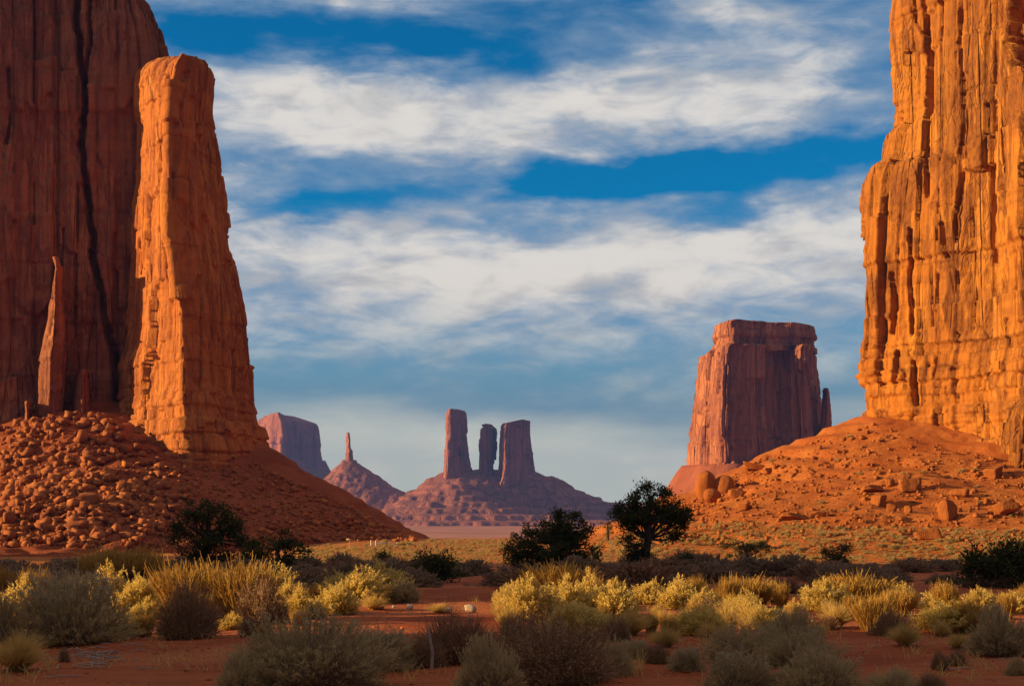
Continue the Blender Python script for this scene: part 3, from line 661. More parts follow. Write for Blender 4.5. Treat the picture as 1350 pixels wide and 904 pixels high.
# unseen rock masses added beyond the left edge to cast the ground shadow bands
def shade_ridge(x, y0, y1, zt, thick, seed, label):
    ln = [(x-thick, y1), (x-thick*0.7, y0+4), (x, y0), (x+2, y0+(y1-y0)*0.3), (x+1, y0+(y1-y0)*0.7), (x, y1)]
    lv = [(-12, [(a-6 if a < x-2 else a+6, b) for a, b in ln]), (zt*0.6, ln), (zt, [(a, b) for a, b in ln])]
    o = cliff('shade_ridge', lv, [1]*6, 0.8, wall_disp(zt*0.2, seed, 0.8, (), 0.7), M_LEFT, None, (0, 0, 0), 2.0, 1.5)
    tag(o, label, None, None, 'structure')
shade_ridge(-180, 20, 89, 62, 30, 701, 'unseen red rock added outside the view to cast shadow across the tree belt')
shade_ridge(-190, 89, 205, 27, 25, 721, 'low red rock added outside the view to shade the foot of the rubble slope')
shade_ridge(-52, -70, 15.4, 26, 14, 711, 'low red rock added outside the view to shade the nearest bushes')

# ------------------------------------------------------------------ air
def haze():
    t = bpy.data.materials.new('pale air'); t.use_nodes = True; nt = t.node_tree
    for n in list(nt.nodes): nt.nodes.remove(n)
    v = nt.nodes.new('ShaderNodeVolumePrincipled'); v.inputs['Color'].default_value = (0.11, 0.31, 1.0, 1)
    v.inputs['Density'].default_value = HAZE; v.inputs['Anisotropy'].default_value = 0.0
    o = nt.nodes.new('ShaderNodeOutputMaterial'); nt.links.new(v.outputs[0], o.inputs['Volume'])
    x, y0, y1, z0, z1 = 8000, -450, 9100, -80, 310
    V = [(-x, y0, z0), (x, y0, z0), (x, y1, z0), (-x, y1, z0), (-x, y0, z1), (x, y0, z1), (x, y1, z1), (-x, y1, z1)]
    h = mesh_obj('haze', V, [(3, 2, 1, 0), (4, 5, 6, 7), (0, 1, 5, 4), (1, 2, 6, 5), (2, 3, 7, 6), (3, 0, 4, 7)], t)
    tag(h, 'thin bluish air that fades the far buttes', None, None, 'stuff')
HAZE = 5.5e-5
haze()

# ------------------------------------------------------------------ stones
def ico(sub):
    import bmesh
    bm = bmesh.new(); bmesh.ops.create_icosphere(bm, subdivisions=sub, radius=1)
    V = np.array([v.co[:] for v in bm.verts]); Fq = np.array([[v.index for v in f.verts] for f in bm.faces]); bm.free()
    return V/np.linalg.norm(V, axis=1)[:, None], Fq
ICO = {s: ico(s) for s in (1, 2, 3, 4)}
def stone(sub, seed, angular=1.0, dims=(1, 1, 1), rough=0.05):
    D, Fq = ICO[sub]; r = np.random.default_rng(seed)
    n = np.concatenate([np.concatenate([np.eye(3), -np.eye(3)])+r.normal(size=(6, 3))*0.24, r.normal(size=(13, 3))]); n /= np.linalg.norm(n, axis=1)[:, None]; off = np.concatenate([r.uniform(0.55, 0.8, 6), r.uniform(0.68, 0.98, 13)])
    dd = D@n.T; rad = np.where(dd > 0.05, off/np.maximum(dd, 0.05), 9).min(1)
    rad = np.minimum(rad, 1.5)*angular+(1-angular)
    rad = rad*(1+rough*1.6*fbm(D[:, 0]*1.7+seed, D[:, 1]*1.7, D[:, 2]*1.7, 3, seed)+rough*fbm(D[:, 0]*6+seed, D[:, 1]*6, D[:, 2]*6, 3, seed+5))
    return D*rad[:, None]*np.array(dims), Fq
MB_L = rock_mat('red boulder', (0.54, 0.185, 0.052), (0.62, 0.25, 0.075), (0.24, 0.07, 0.032), 0.25, 0.5, 0.7)
MB_R = rock_mat('orange boulder', (0.47, 0.155, 0.03), (0.55, 0.21, 0.05), (0.26, 0.08, 0.022), 0.25, 0.5, 0.7)
def protos(mat, n, sub, ang, seed):
    out = []
    for i in range(n):
        V, Fq = stone(sub, seed+i, ang, (1, random.uniform(0.7, 1.0), random.uniform(0.62, 0.9)), 0.05)
        o = mesh_obj('boulder', V, Fq, mat); out.append(o.data); bpy.data.objects.remove(o)
    return out
PR = {('L', 'a'): protos(MB_L, 7, 3, 1.0, 900), ('R', 'a'): protos(MB_R, 7, 4, 1.0, 930), ('R', 'r'): protos(MB_R, 4, 4, 0.10, 960), ('L', 'p'): protos(M_PALE, 3, 3, 0.8, 990)}
def boulder(px, py, w, h, key, label, group=None, name='boulder', sink=0.5, tilt=0.25, cat='boulder'):
    p = hit(px, py)
    if p is None: return None
    me = random.choice(PR[key]); o = bpy.data.objects.new(name, me); COL.objects.link(o)
    m = p[1]/F; a = w*m/2; b = h*m/2
    o.scale = (a, a*random.uniform(0.8, 1.1), b*1.25); o.location = (p[0], p[1]+a*0.4, surf(p[0], p[1]+a*0.4)+b*(1-sink))
    o.rotation_euler = (random.uniform(-tilt, tilt), random.uniform(-tilt, tilt), random.uniform(0, 6.28) if abs(w-h) < 8 else random.uniform(-0.35, 0.35)+random.choice((0, math.pi)))
    return tag(o, label, cat, group)
BIG = [
    (932, 656, 30, 52, 'Rr', 'tall rounded orange boulder, the highest of three leaning together at the slope edge'),
    (955, 650, 30, 36, 'Rr', 'egg-shaped orange boulder resting against the uphill side of the tall rounded one'),
    (940, 663, 32, 26, 'Rr', 'low rounded orange boulder lying in front of the tall rounded one'),
    (971, 655, 28, 20, 'Ra', 'angular orange block just uphill of the three rounded boulders'),
    (997, 621, 44, 14, 'Ra', 'flat leaning orange slab on the skyline above the three rounded boulders'),
    (1012, 625, 16, 14, 'Ra', 'small orange block propping the flat skyline slab'),
    (983, 673, 20, 16, 'Ra', 'small blocky orange stone below the three rounded boulders'),
    (1047, 686, 48, 15, 'Ra', 'long low orange ledge rock at the foot of the bare slope'),
    (1079, 682, 28, 14, 'Ra', 'flat orange rock next to the long low ledge rock'),
    (1096, 680, 22, 13, 'Ra', 'small tilted orange rock at the uphill end of the long low ledge'),
    (1174, 641, 22, 18, 'Ra', 'upper orange block at the top of the boulder pile'),
    (1200, 648, 36, 32, 'Ra', 'biggest faceted orange boulder in the middle of the boulder pile'),
    (1160, 667, 28, 22, 'Ra', 'broad orange boulder at the lower end of the boulder pile'),
    (1177, 674, 18, 14, 'Ra', 'small round-topped orange boulder below the big faceted one'),
    (1150, 650, 36, 16, 'Ra', 'half buried orange rock at the downhill edge of the boulder pile'),
    (1198, 676, 14, 17, 'Ra', 'upright narrow orange stone in front of the boulder pile'),
    (1196, 632, 16, 11, 'Ra', 'little stone perched on top of the boulder pile'),
    (1252, 684, 34, 30, 'Ra', 'cube-like orange boulder standing alone uphill of the flat slab'),
    (1268, 656, 32, 20, 'Ra', 'wedge-shaped orange boulder with a long shadow above the cube-like one'),
    (1312, 630, 30, 24, 'Ra', 'orange boulder just under the bulging foot of the orange butte'),
    (1328, 682, 42, 32, 'Ra', 'large cracked orange boulder at the picture edge under the orange butte'),
    (1226, 711, 44, 22, 'Ra', 'flat orange slab lying by itself among the scrub at the slope foot'),
    (1204, 714, 14, 8, 'Ra', 'small stone at the thin end of the lone flat slab'),
    (490, 712, 15, 8, 'Ra', 'bright orange boulder on the bank behind the white posts'),
    (473, 712, 11, 8, 'Ra', 'dull red boulder on the bank between the sign and the bright orange boulder'),
    (115, 668, 42, 24, 'La', 'large flat bright orange slab in the middle of the rubble slope'),
    (150, 602, 20, 17, 'La', 'bright block near the shaded edge high on the rubble slope'),
    (21, 616, 18, 14, 'La', 'solitary bright block high at the outer end of the rubble slope'),
    (9, 692, 26, 26, 'La', 'big rounded red block low at the outer end of the rubble slope'),
    (49, 688, 18, 16, 'La', 'squarish orange block beside the upright splinter on the rubble slope'),
    (35, 677, 10, 22, 'La', 'upright orange splinter of rock low on the rubble slope'),
    (89, 677, 17, 12, 'La', 'orange block directly below the large flat slab'),
    (153, 672, 24, 14, 'La', 'dull red block beside the large flat slab'),
    (98, 702, 44, 18, 'La', 'wide red ledge block just above the foot of the rubble slope'),
    (167, 711, 24, 12, 'La', 'flat orange block at the foot of the rubble slope near the dark junipers'),
    (131, 714, 14, 15, 'La', 'upright orange block at the foot of the rubble slope'),
    (122, 632, 17, 12, 'La', 'tilted orange block above the large flat slab'),
    (309, 696, 18, 13, 'La', 'single sunlit orange rock beside the dark juniper crown'),
    (252, 674, 12, 9, 'La', 'small sunlit rock peeping over the top of the dark juniper'),
    (192, 650, 12, 9, 'La', 'sunlit block on the edge of the shaded gully'),
]
for px, py, w, h, k, lab in BIG: boulder(px, py, w, h, (k[0], k[1]), lab)
def scatter(n, inside, jitter=0):
    out = []
    while len(out) < n:
        p = inside()
        if p is not None: out.append(p)
    return out
def tri_band(x0, x1, top, bot):
    def f():
        px = random.uniform(x0, x1); a, b = top(px), bot(px)
        return (px, random.uniform(a, b)) if b > a else None
    return f
topL = lambda x: float(np.interp(x, [0, 50, 110, 150, 200, 250, 340, 400, 550], [566, 553, 545, 552, 590, 612, 612, 640, 712]))
botL = lambda x: float(np.interp(x, [0, 260, 400, 550], [722, 722, 715, 714]))
topR = lambda x: float(np.interp(x, [880, 930, 1000, 1085, 1150, 1250, 1350], [680, 645, 606, 578, 560, 590, 615]))
def edge_band():
    p = tri_band(0, 330, topL, botL)()
    if p is None: return None
    lim = np.interp(p[1], [545, 600, 660, 700, 725], [150, 185, 215, 265, 290])+random.gauss(0, 18)
    if vnoise(p[0]/26.0+0.02*p[1], p[1]/34.0, 0, 5) < -0.12 and random.random() < 0.72: return None
    return p if p[0] < lim else None
for px, py in scatter(95, edge_band):
    w = random.choice((6, 7, 8, 9, 11, 14, 18)); boulder(px, py, w, w*random.uniform(0.6, 0.95), ('L', 'a'), 'ordinary broken block on the sunlit rubble slope under the shaded red butte', 'rubble blocks on the sunlit slope', tilt=0.6)
for px, py in scatter(45, tri_band(250, 530, topL, botL)):
    w = random.choice((5, 6, 7, 8)); boulder(px, py, w, w*random.uniform(0.6, 0.9), ('L', 'a'), 'dark red block on the shaded side of the rubble slope', 'rubble blocks on the shaded slope', tilt=0.6)
for px, py in scatter(80, tri_band(930, 1350, topR, lambda x: 700)):
    w = random.choice((4, 5, 6, 8, 10)); boulder(px, py, w, w*random.uniform(0.55, 0.9), ('R', 'a'), 'ordinary small stone scattered on the bare orange slope', 'small stones on the orange slope', tilt=0.5)
def rubble(n, gen, smin, smax, mat, label, seed, pw=4.2):
    kinds = []
    for i in range(10):
        q = np.random.default_rng(seed+i); B = np.array([(x, y, z) for z in (-1, 1) for x, y in ((-1, -1), (1, -1), (1, 1), (-1, 1))], float)*np.array([0.8, q.uniform(0.5, 0.8), q.uniform(0.35, 0.75)])
        kinds.append((B+q.normal(size=(8, 3))*0.17, np.array([(3, 2, 1, 0), (4, 5, 6, 7), (0, 1, 5, 4), (1, 2, 6, 5), (2, 3, 7, 6), (3, 0, 4, 7)])))
    Vs, Fs, off = [], [], 0
    for px, py in scatter(n, gen):
        p = hit(px, py)
        if p is None: continue
        V, Fq = random.choice(kinds); r = smin*(smax/smin)**(random.random()**pw)*p[1]/F/2; a = random.uniform(0, 6.28)
        ca, sa = math.cos(a), math.sin(a); Q = V*r*np.array([1, random.uniform(0.7, 1.2), random.uniform(0.7, 1.1)])
        Q = Q@np.array([[ca, sa, 0], [-sa, ca, 0], [0, 0, 1]]); t = random.uniform(-0.8, 0.8); ct, st = math.cos(t), math.sin(t)
        Q = Q@np.array([[1, 0, 0], [0, ct, st], [0, -st, ct]])
        Vs.append(Q+p+np.array([0, 0, r*0.35])); Fs.append(Fq+off); off += len(V)
    o = mesh_obj('rubble', np.concatenate(Vs), np.concatenate(Fs), mat); tag(o, label, None, None, 'stuff')
rubble(8500, edge_band, 1.4, 19, MB_L, 'loose orange rubble covering the sunlit slope under the shaded butte', 1000)
rubble(4200, tri_band(190, 548, topL, botL), 1.5, 11, MB_L, 'loose dark red rubble on the shaded slope', 1020)
rubble(4600, tri_band(870, 1350, topR, lambda x: 714), 1.2, 8.5, MB_R, 'loose gravel and stones on the orange slope', 1040)
for px, py, w, h, lab in [(503, 803, 11, 7, 'pale stone tucked against the round golden tuft beside the bare red track'), (519, 801, 8, 5, 'smallest pale stone on the far side of the bare red track'),
                          (540, 803, 15, 9, 'flat oval pale stone on the far side of the bare red track'), (621, 807, 20, 14, 'biggest whitish stone standing at the edge of the bare red track'),
                          (661, 806, 18, 9, 'wedge of pale stone lying against the big yellow bush clump'), (590, 808, 14, 10, 'pale stone half hidden in the low straw tuft by the track')]:
    boulder(px, py, w, h, ('L', 'p'), lab, None, 'stone', 0.35, 0.15, 'stone')

# ------------------------------------------------------------------ posts and sign on the bank
def box(x0, x1, y0, y1, z0, z1):
    V = [(x0, y0, z0), (x1, y0, z0), (x1, y1, z0), (x0, y1, z0), (x0, y0, z1), (x1, y0, z1), (x1, y1, z1), (x0, y1, z1)]
    return np.array(V, float), np.array([(3, 2, 1, 0), (4, 5, 6, 7), (0, 1, 5, 4), (1, 2, 6, 5), (2, 3, 7, 6), (3, 0, 4, 7)])
def tube(pts, rad, n=7):
    pts = np.array(pts, float); rad = np.broadcast_to(rad, (len(pts),)); rows = []
    T = np.gradient(pts, axis=0); T /= np.linalg.norm(T, axis=1)[:, None]+1e-9
    for p, t, r in zip(pts, T, rad):
        a = np.cross(t, (0.31, 0.95, 0.1)); a /= np.linalg.norm(a)+1e-9; b = np.cross(t, a); th = np.linspace(0, 2*np.pi, n, endpoint=False)
        rows.append(p+r*(np.cos(th)[:, None]*a+np.sin(th)[:, None]*b))
    V = np.array(rows); return V.reshape(-1, 3), grid_faces(len(pts), n, True)
def cat(lst):
    Vs, Fs, o = [], [], 0
    for V, Fq in lst: Vs.append(V); Fs.append(Fq+o); o += len(V)
    return np.concatenate(Vs), np.concatenate(Fs)
post_labels = ['first white post, next to the bright orange boulder on the bank', 'second white post from the bright orange boulder, a tall one', 'third white post in the row on the bank', 'fourth white post in the row, close to the third', 'fifth white post in the row, before a gap', 'last white post of the row, short and apart']
for (px, h), lab in zip([(489, 7.5), (495.5, 7), (502, 6.5), (505.8, 6), (513, 5.5), (523.5, 4.5)], post_labels):
    p = hit(px, 719); m = p[1]/F
    V, Fq = tube([(0, 0, -0.3), (0, 0, h*m-0.04), (0, 0, h*m)], [0.11, 0.10, 0.05], 8); k = mesh_obj('post', V, Fq, M_POST); k.location = p
    tag(k, lab, 'post', 'white posts on the bank')
p = hit(461, 725); m = p[1]/F
sg = tag(empty('sign', p), 'small wooden board sign on a thin post on the sunlit bank', 'sign')
V, Fq = tube([(0, 0, -0.3), (0, 0, 13.5*m)], 0.07); mesh_obj('post', V, Fq, M_BOARD, sg)
V, Fq = box(-4.2*m, 4.2*m, -0.11, -0.075, 13.2*m, 15.4*m); mesh_obj('board', V, Fq, M_BOARD, sg)

# ------------------------------------------------------------------ plants
def unit(v): return v/(np.linalg.norm(v, axis=-1, keepdims=True)+1e-9)
def ribbons(a, c, b, w0, w1, k, r):
    """curved strips from a to b bent through c"""
    n = len(a); t = np.linspace(0, 1, k+1)[None, :, None]
    Q = (1-t)**2*a[:, None]+2*t*(1-t)*c[:, None]+t*t*b[:, None]
    side = unit(np.cross(b-a, r.normal(size=(n, 3))))[:, None]
    w = (np.broadcast_to(w0, (n,))[:, None, None]*(1-t)+np.broadcast_to(w1, (n,))[:, None, None]*t)/2
    V = np.stack([Q-side*w, Q+side*w], 2).reshape(-1, 3)
    i = (np.arange(n)*(k+1)*2)[:, None]+np.arange(k)[None]*2
    return V, np.stack([i, i+1, i+3, i+2], -1).reshape(-1, 4)
def quads(c, d, l, w, r):
    n = len(c); d = unit(d); s = unit(np.cross(d, r.normal(size=(n, 3)))); l = np.broadcast_to(l, (n,))[:, None]; w = np.broadcast_to(w, (n,))[:, None]
    V = np.stack([c, c+d*l*0.5-s*w/2, c+d*l, c+d*l*0.5+s*w/2], 1).reshape(-1, 3)
    return V, np.arange(4*n).reshape(-1, 4)
def bez(a, c, b, t): t = t[:, None]; return (1-t)**2*a+2*t*(1-t)*c+t*t*b
def dome(r, n, tmax, lump, seed, flat=1.0):
    th = tmax*np.sqrt(r.random(n)); ph = r.random(n)*2*np.pi
    d = np.stack([np.sin(th)*np.cos(ph), np.sin(th)*np.sin(ph), np.cos(th)], 1)
    R_ = (1-lump)+lump*1.3*(0.5+0.5*fbm(d[:, 0]*2.4+seed, d[:, 1]*2.4, d[:, 2]*2.4, 3, seed))*2*0.6
    R_ = R_*r.uniform(0.78, 1.05, n)*np.where(r.random(n) < 0.05, 1.22, 1.0)
    return d, R_
def stems_of(r, n, tmax, lump, seed, bend, base=0.12):
    d, R_ = dome(r, n, tmax, lump, seed)
    b = d*R_[:, None]; b[:, 2] = np.maximum(b[:, 2], 0.04)
    a = np.concatenate([b[:, :2]*base+r.normal(size=(n, 2))*0.03, np.zeros((n, 1))], 1)
    c = a*(1-bend)+(a+(b-a)*0.5)*bend; c[:, 2] = b[:, 2]*0.62+0.06*r.random(n)
    return a, c, b
class Plant:
    def __init__(s, parts): s.parts = parts                 # list of (part name, mesh data)
def data(name, V, Fq, mat):
    o = mesh_obj(name, V, Fq, mat); d = o.data; bpy.data.objects.remove(o); return d
def make_plant(kind, seed, g=1.0):
    """unit plant: half width 1, height 1; g thickens leaves for plants seen from farther away"""
    r = np.random.default_rng(seed); P_ = []
    q = 1.0/g
    leafm = M_SAGE
    if kind.startswith('shade_'): kind = kind[6:]; leafm = M_SAGE_SHADE
    if kind == 'rabbitbrush':
        a, c, b = stems_of(r, int(1000*q), 1.42, 0.5, seed, 0.8, 0.4)
        P_.append(('stems', data('stems', *ribbons(a, c, b, 0.012*g, 0.007*g, 3, r), M_RABBIT)))
        n = int(9000*q); i = r.integers(0, len(a), n); t = r.uniform(0.5, 1.0, n); p = bez(a[i], c[i], b[i], t)
        P_.append(('foliage', data('foliage', *quads(p, unit(b[i]-c[i])+r.normal(size=(n, 3))*0.45, 0.09*g**0.5, 0.016*g, r), M_RABBIT)))
        top = np.where(b[:, 2] > 0.3)[0]; m = 13; i = np.repeat(top, m)
        p = b[i]+r.normal(size=(len(i), 3))*0.022-unit(b[i]-c[i])*(r.random(len(i))[:, None]*0.16)
        P_.append(('flower_heads', data('flower_heads', *quads(p, r.normal(size=(len(i), 3))*0.7+unit(b[i]-c[i]), 0.05*g**0.5, 0.02*g, r), M_FLOWER)))
    elif kind == 'sagebrush':
        a, c, b = stems_of(r, int(1200*q), 1.53, 0.55, seed, 0.9, 0.5)
        P_.append(('branches', data('branches', *ribbons(a, c, b, 0.014*g, 0.006*g, 3, r), M_SWOOD)))
        n = int(17000*q); i = r.integers(0, len(a), n); t = r.random(n)**0.6*0.65+0.38; p = bez(a[i], c[i], b[i], t)
        P_.append(('foliage', data('foliage', *quads(p, unit(b[i]-a[i])+r.normal(size=(n, 3))*0.5+np.array([0, 0, 0.3]), 0.075*g**0.5, 0.014*g, r), leafm)))
        if seed % 3 == 0:
            i = np.repeat(np.where(b[:, 2] > 0.55)[0], 5); p = b[i]+r.normal(size=(len(i), 3))*0.02
            P_.append(('seed_heads', data('seed_heads', *quads(p, r.normal(size=(len(i), 3))+np.array([0, 0, 1.0]), 0.035, 0.02, r), M_WHITE)))
    elif kind == 'twig_bush':
        a, c, b = stems_of(r, int(900*q), 1.48, 0.55, seed, 0.8, 0.5)
        V1 = ribbons(a, c, b, 0.016*g, 0.007*g, 3, r)
        n = int(5000*q); i = r.integers(0, len(a), n); t = r.uniform(0.35, 1.0, n); p = bez(a[i], c[i], b[i], t)
        e = p+(unit(b[i]-a[i])+r.normal(size=(n, 3))*0.55)*r.uniform(0.08, 0.24, n)[:, None]
        P_.append(('branches', data('branches', *cat([V1, ribbons(p, (p+e)/2+r.normal(size=(n, 3))*0.01, e, 0.008*g, 0.004*g, 2, r)]), M_TWIG)))
        n = int(5500*q); i = r.integers(0, len(a), n); t = r.uniform(0.45, 1.05, n); p = bez(a[i], c[i], b[i], t)+r.normal(size=(n, 3))*0.05
        P_.append(('foliage', data('foliage', *quads(p, r.normal(size=(n, 3)), 0.045*g**0.5, 0.016*g, r), M_TWIG if seed % 2 and leafm is M_SAGE else leafm)))
    elif kind == 'broom_bush':
        a, c, b = stems_of(r, int(1500*q), 0.85, 0.35, seed, 1.0, 0.45)
        V1 = ribbons(a, c, b, 0.013*g, 0.006*g, 3, r)
        n = int(5500*q); i = r.integers(0, len(a), n); t = r.uniform(0.2, 0.95, n); p = bez(a[i], c[i], b[i], t)
        e = p+(unit(b[i]-a[i])*0.8+r.normal(size=(n, 3))*0.28+np.array([0, 0, 0.45]))*r.uniform(0.1, 0.3, n)[:, None]
        P_.append(('stems', data('stems', *cat([V1, ribbons(p, (p+e)/2, e, 0.009*g, 0.005*g, 2, r)]), M_BROOM)))
    else:
        n = int(2600*q); a, c, b = stems_of(r, n, 1.2, 0.3, seed, 0.55, 0.10)
        b = b*r.uniform(0.55, 1.05, n)[:, None]; P_.append(('blades', data('blades', *ribbons(a, c, b, 0.012*g, 0.003*g, 3, r), M_STRAW)))
    return P_
PL = {}
def plant(kind, x, y, w, h, label, cat_, group=None, var=None, g=1.0, name=None):
    v = random.randrange(3) if var is None else var
    key = (kind, v, g)
    if key not in PL: PL[key] = make_plant(kind, 1200+v+hash_kind[kind]*10, g)
    z = float(surf(x, y)); parts = PL[key]
    if len(parts) == 1:
        e = bpy.data.objects.new(name or kind, parts[0][1]); COL.objects.link(e)
    else:
        e = empty(name or kind)
        for nm, d in parts:
            o = bpy.data.objects.new(nm, d); COL.objects.link(o); o.parent = e
            if nm in ('flower_heads', 'seed_heads'): o['kind'] = 'stuff'
    e.location = (x, y, z-0.02); e.scale = (w, w*random.uniform(0.85, 1.1), h); e.rotation_euler = (0, 0, random.uniform(0, 6.28))
    return tag(e, label, cat_, group)
hash_kind = {'shade_sagebrush': 6, 'shade_twig_bush': 7, 'rabbitbrush': 1, 'sagebrush': 2, 'twig_bush': 3, 'broom_bush': 4, 'bunch_grass': 5}
CATS = {'rabbitbrush': 'bush', 'sagebrush': 'bush', 'twig_bush': 'bush', 'broom_bush': 'bush', 'bunch_grass': 'grass tuft'}
R_, S_, T_, B_, G_ = 'rabbitbrush', 'sagebrush', 'twig_bush', 'broom_bush', 'bunch_grass'
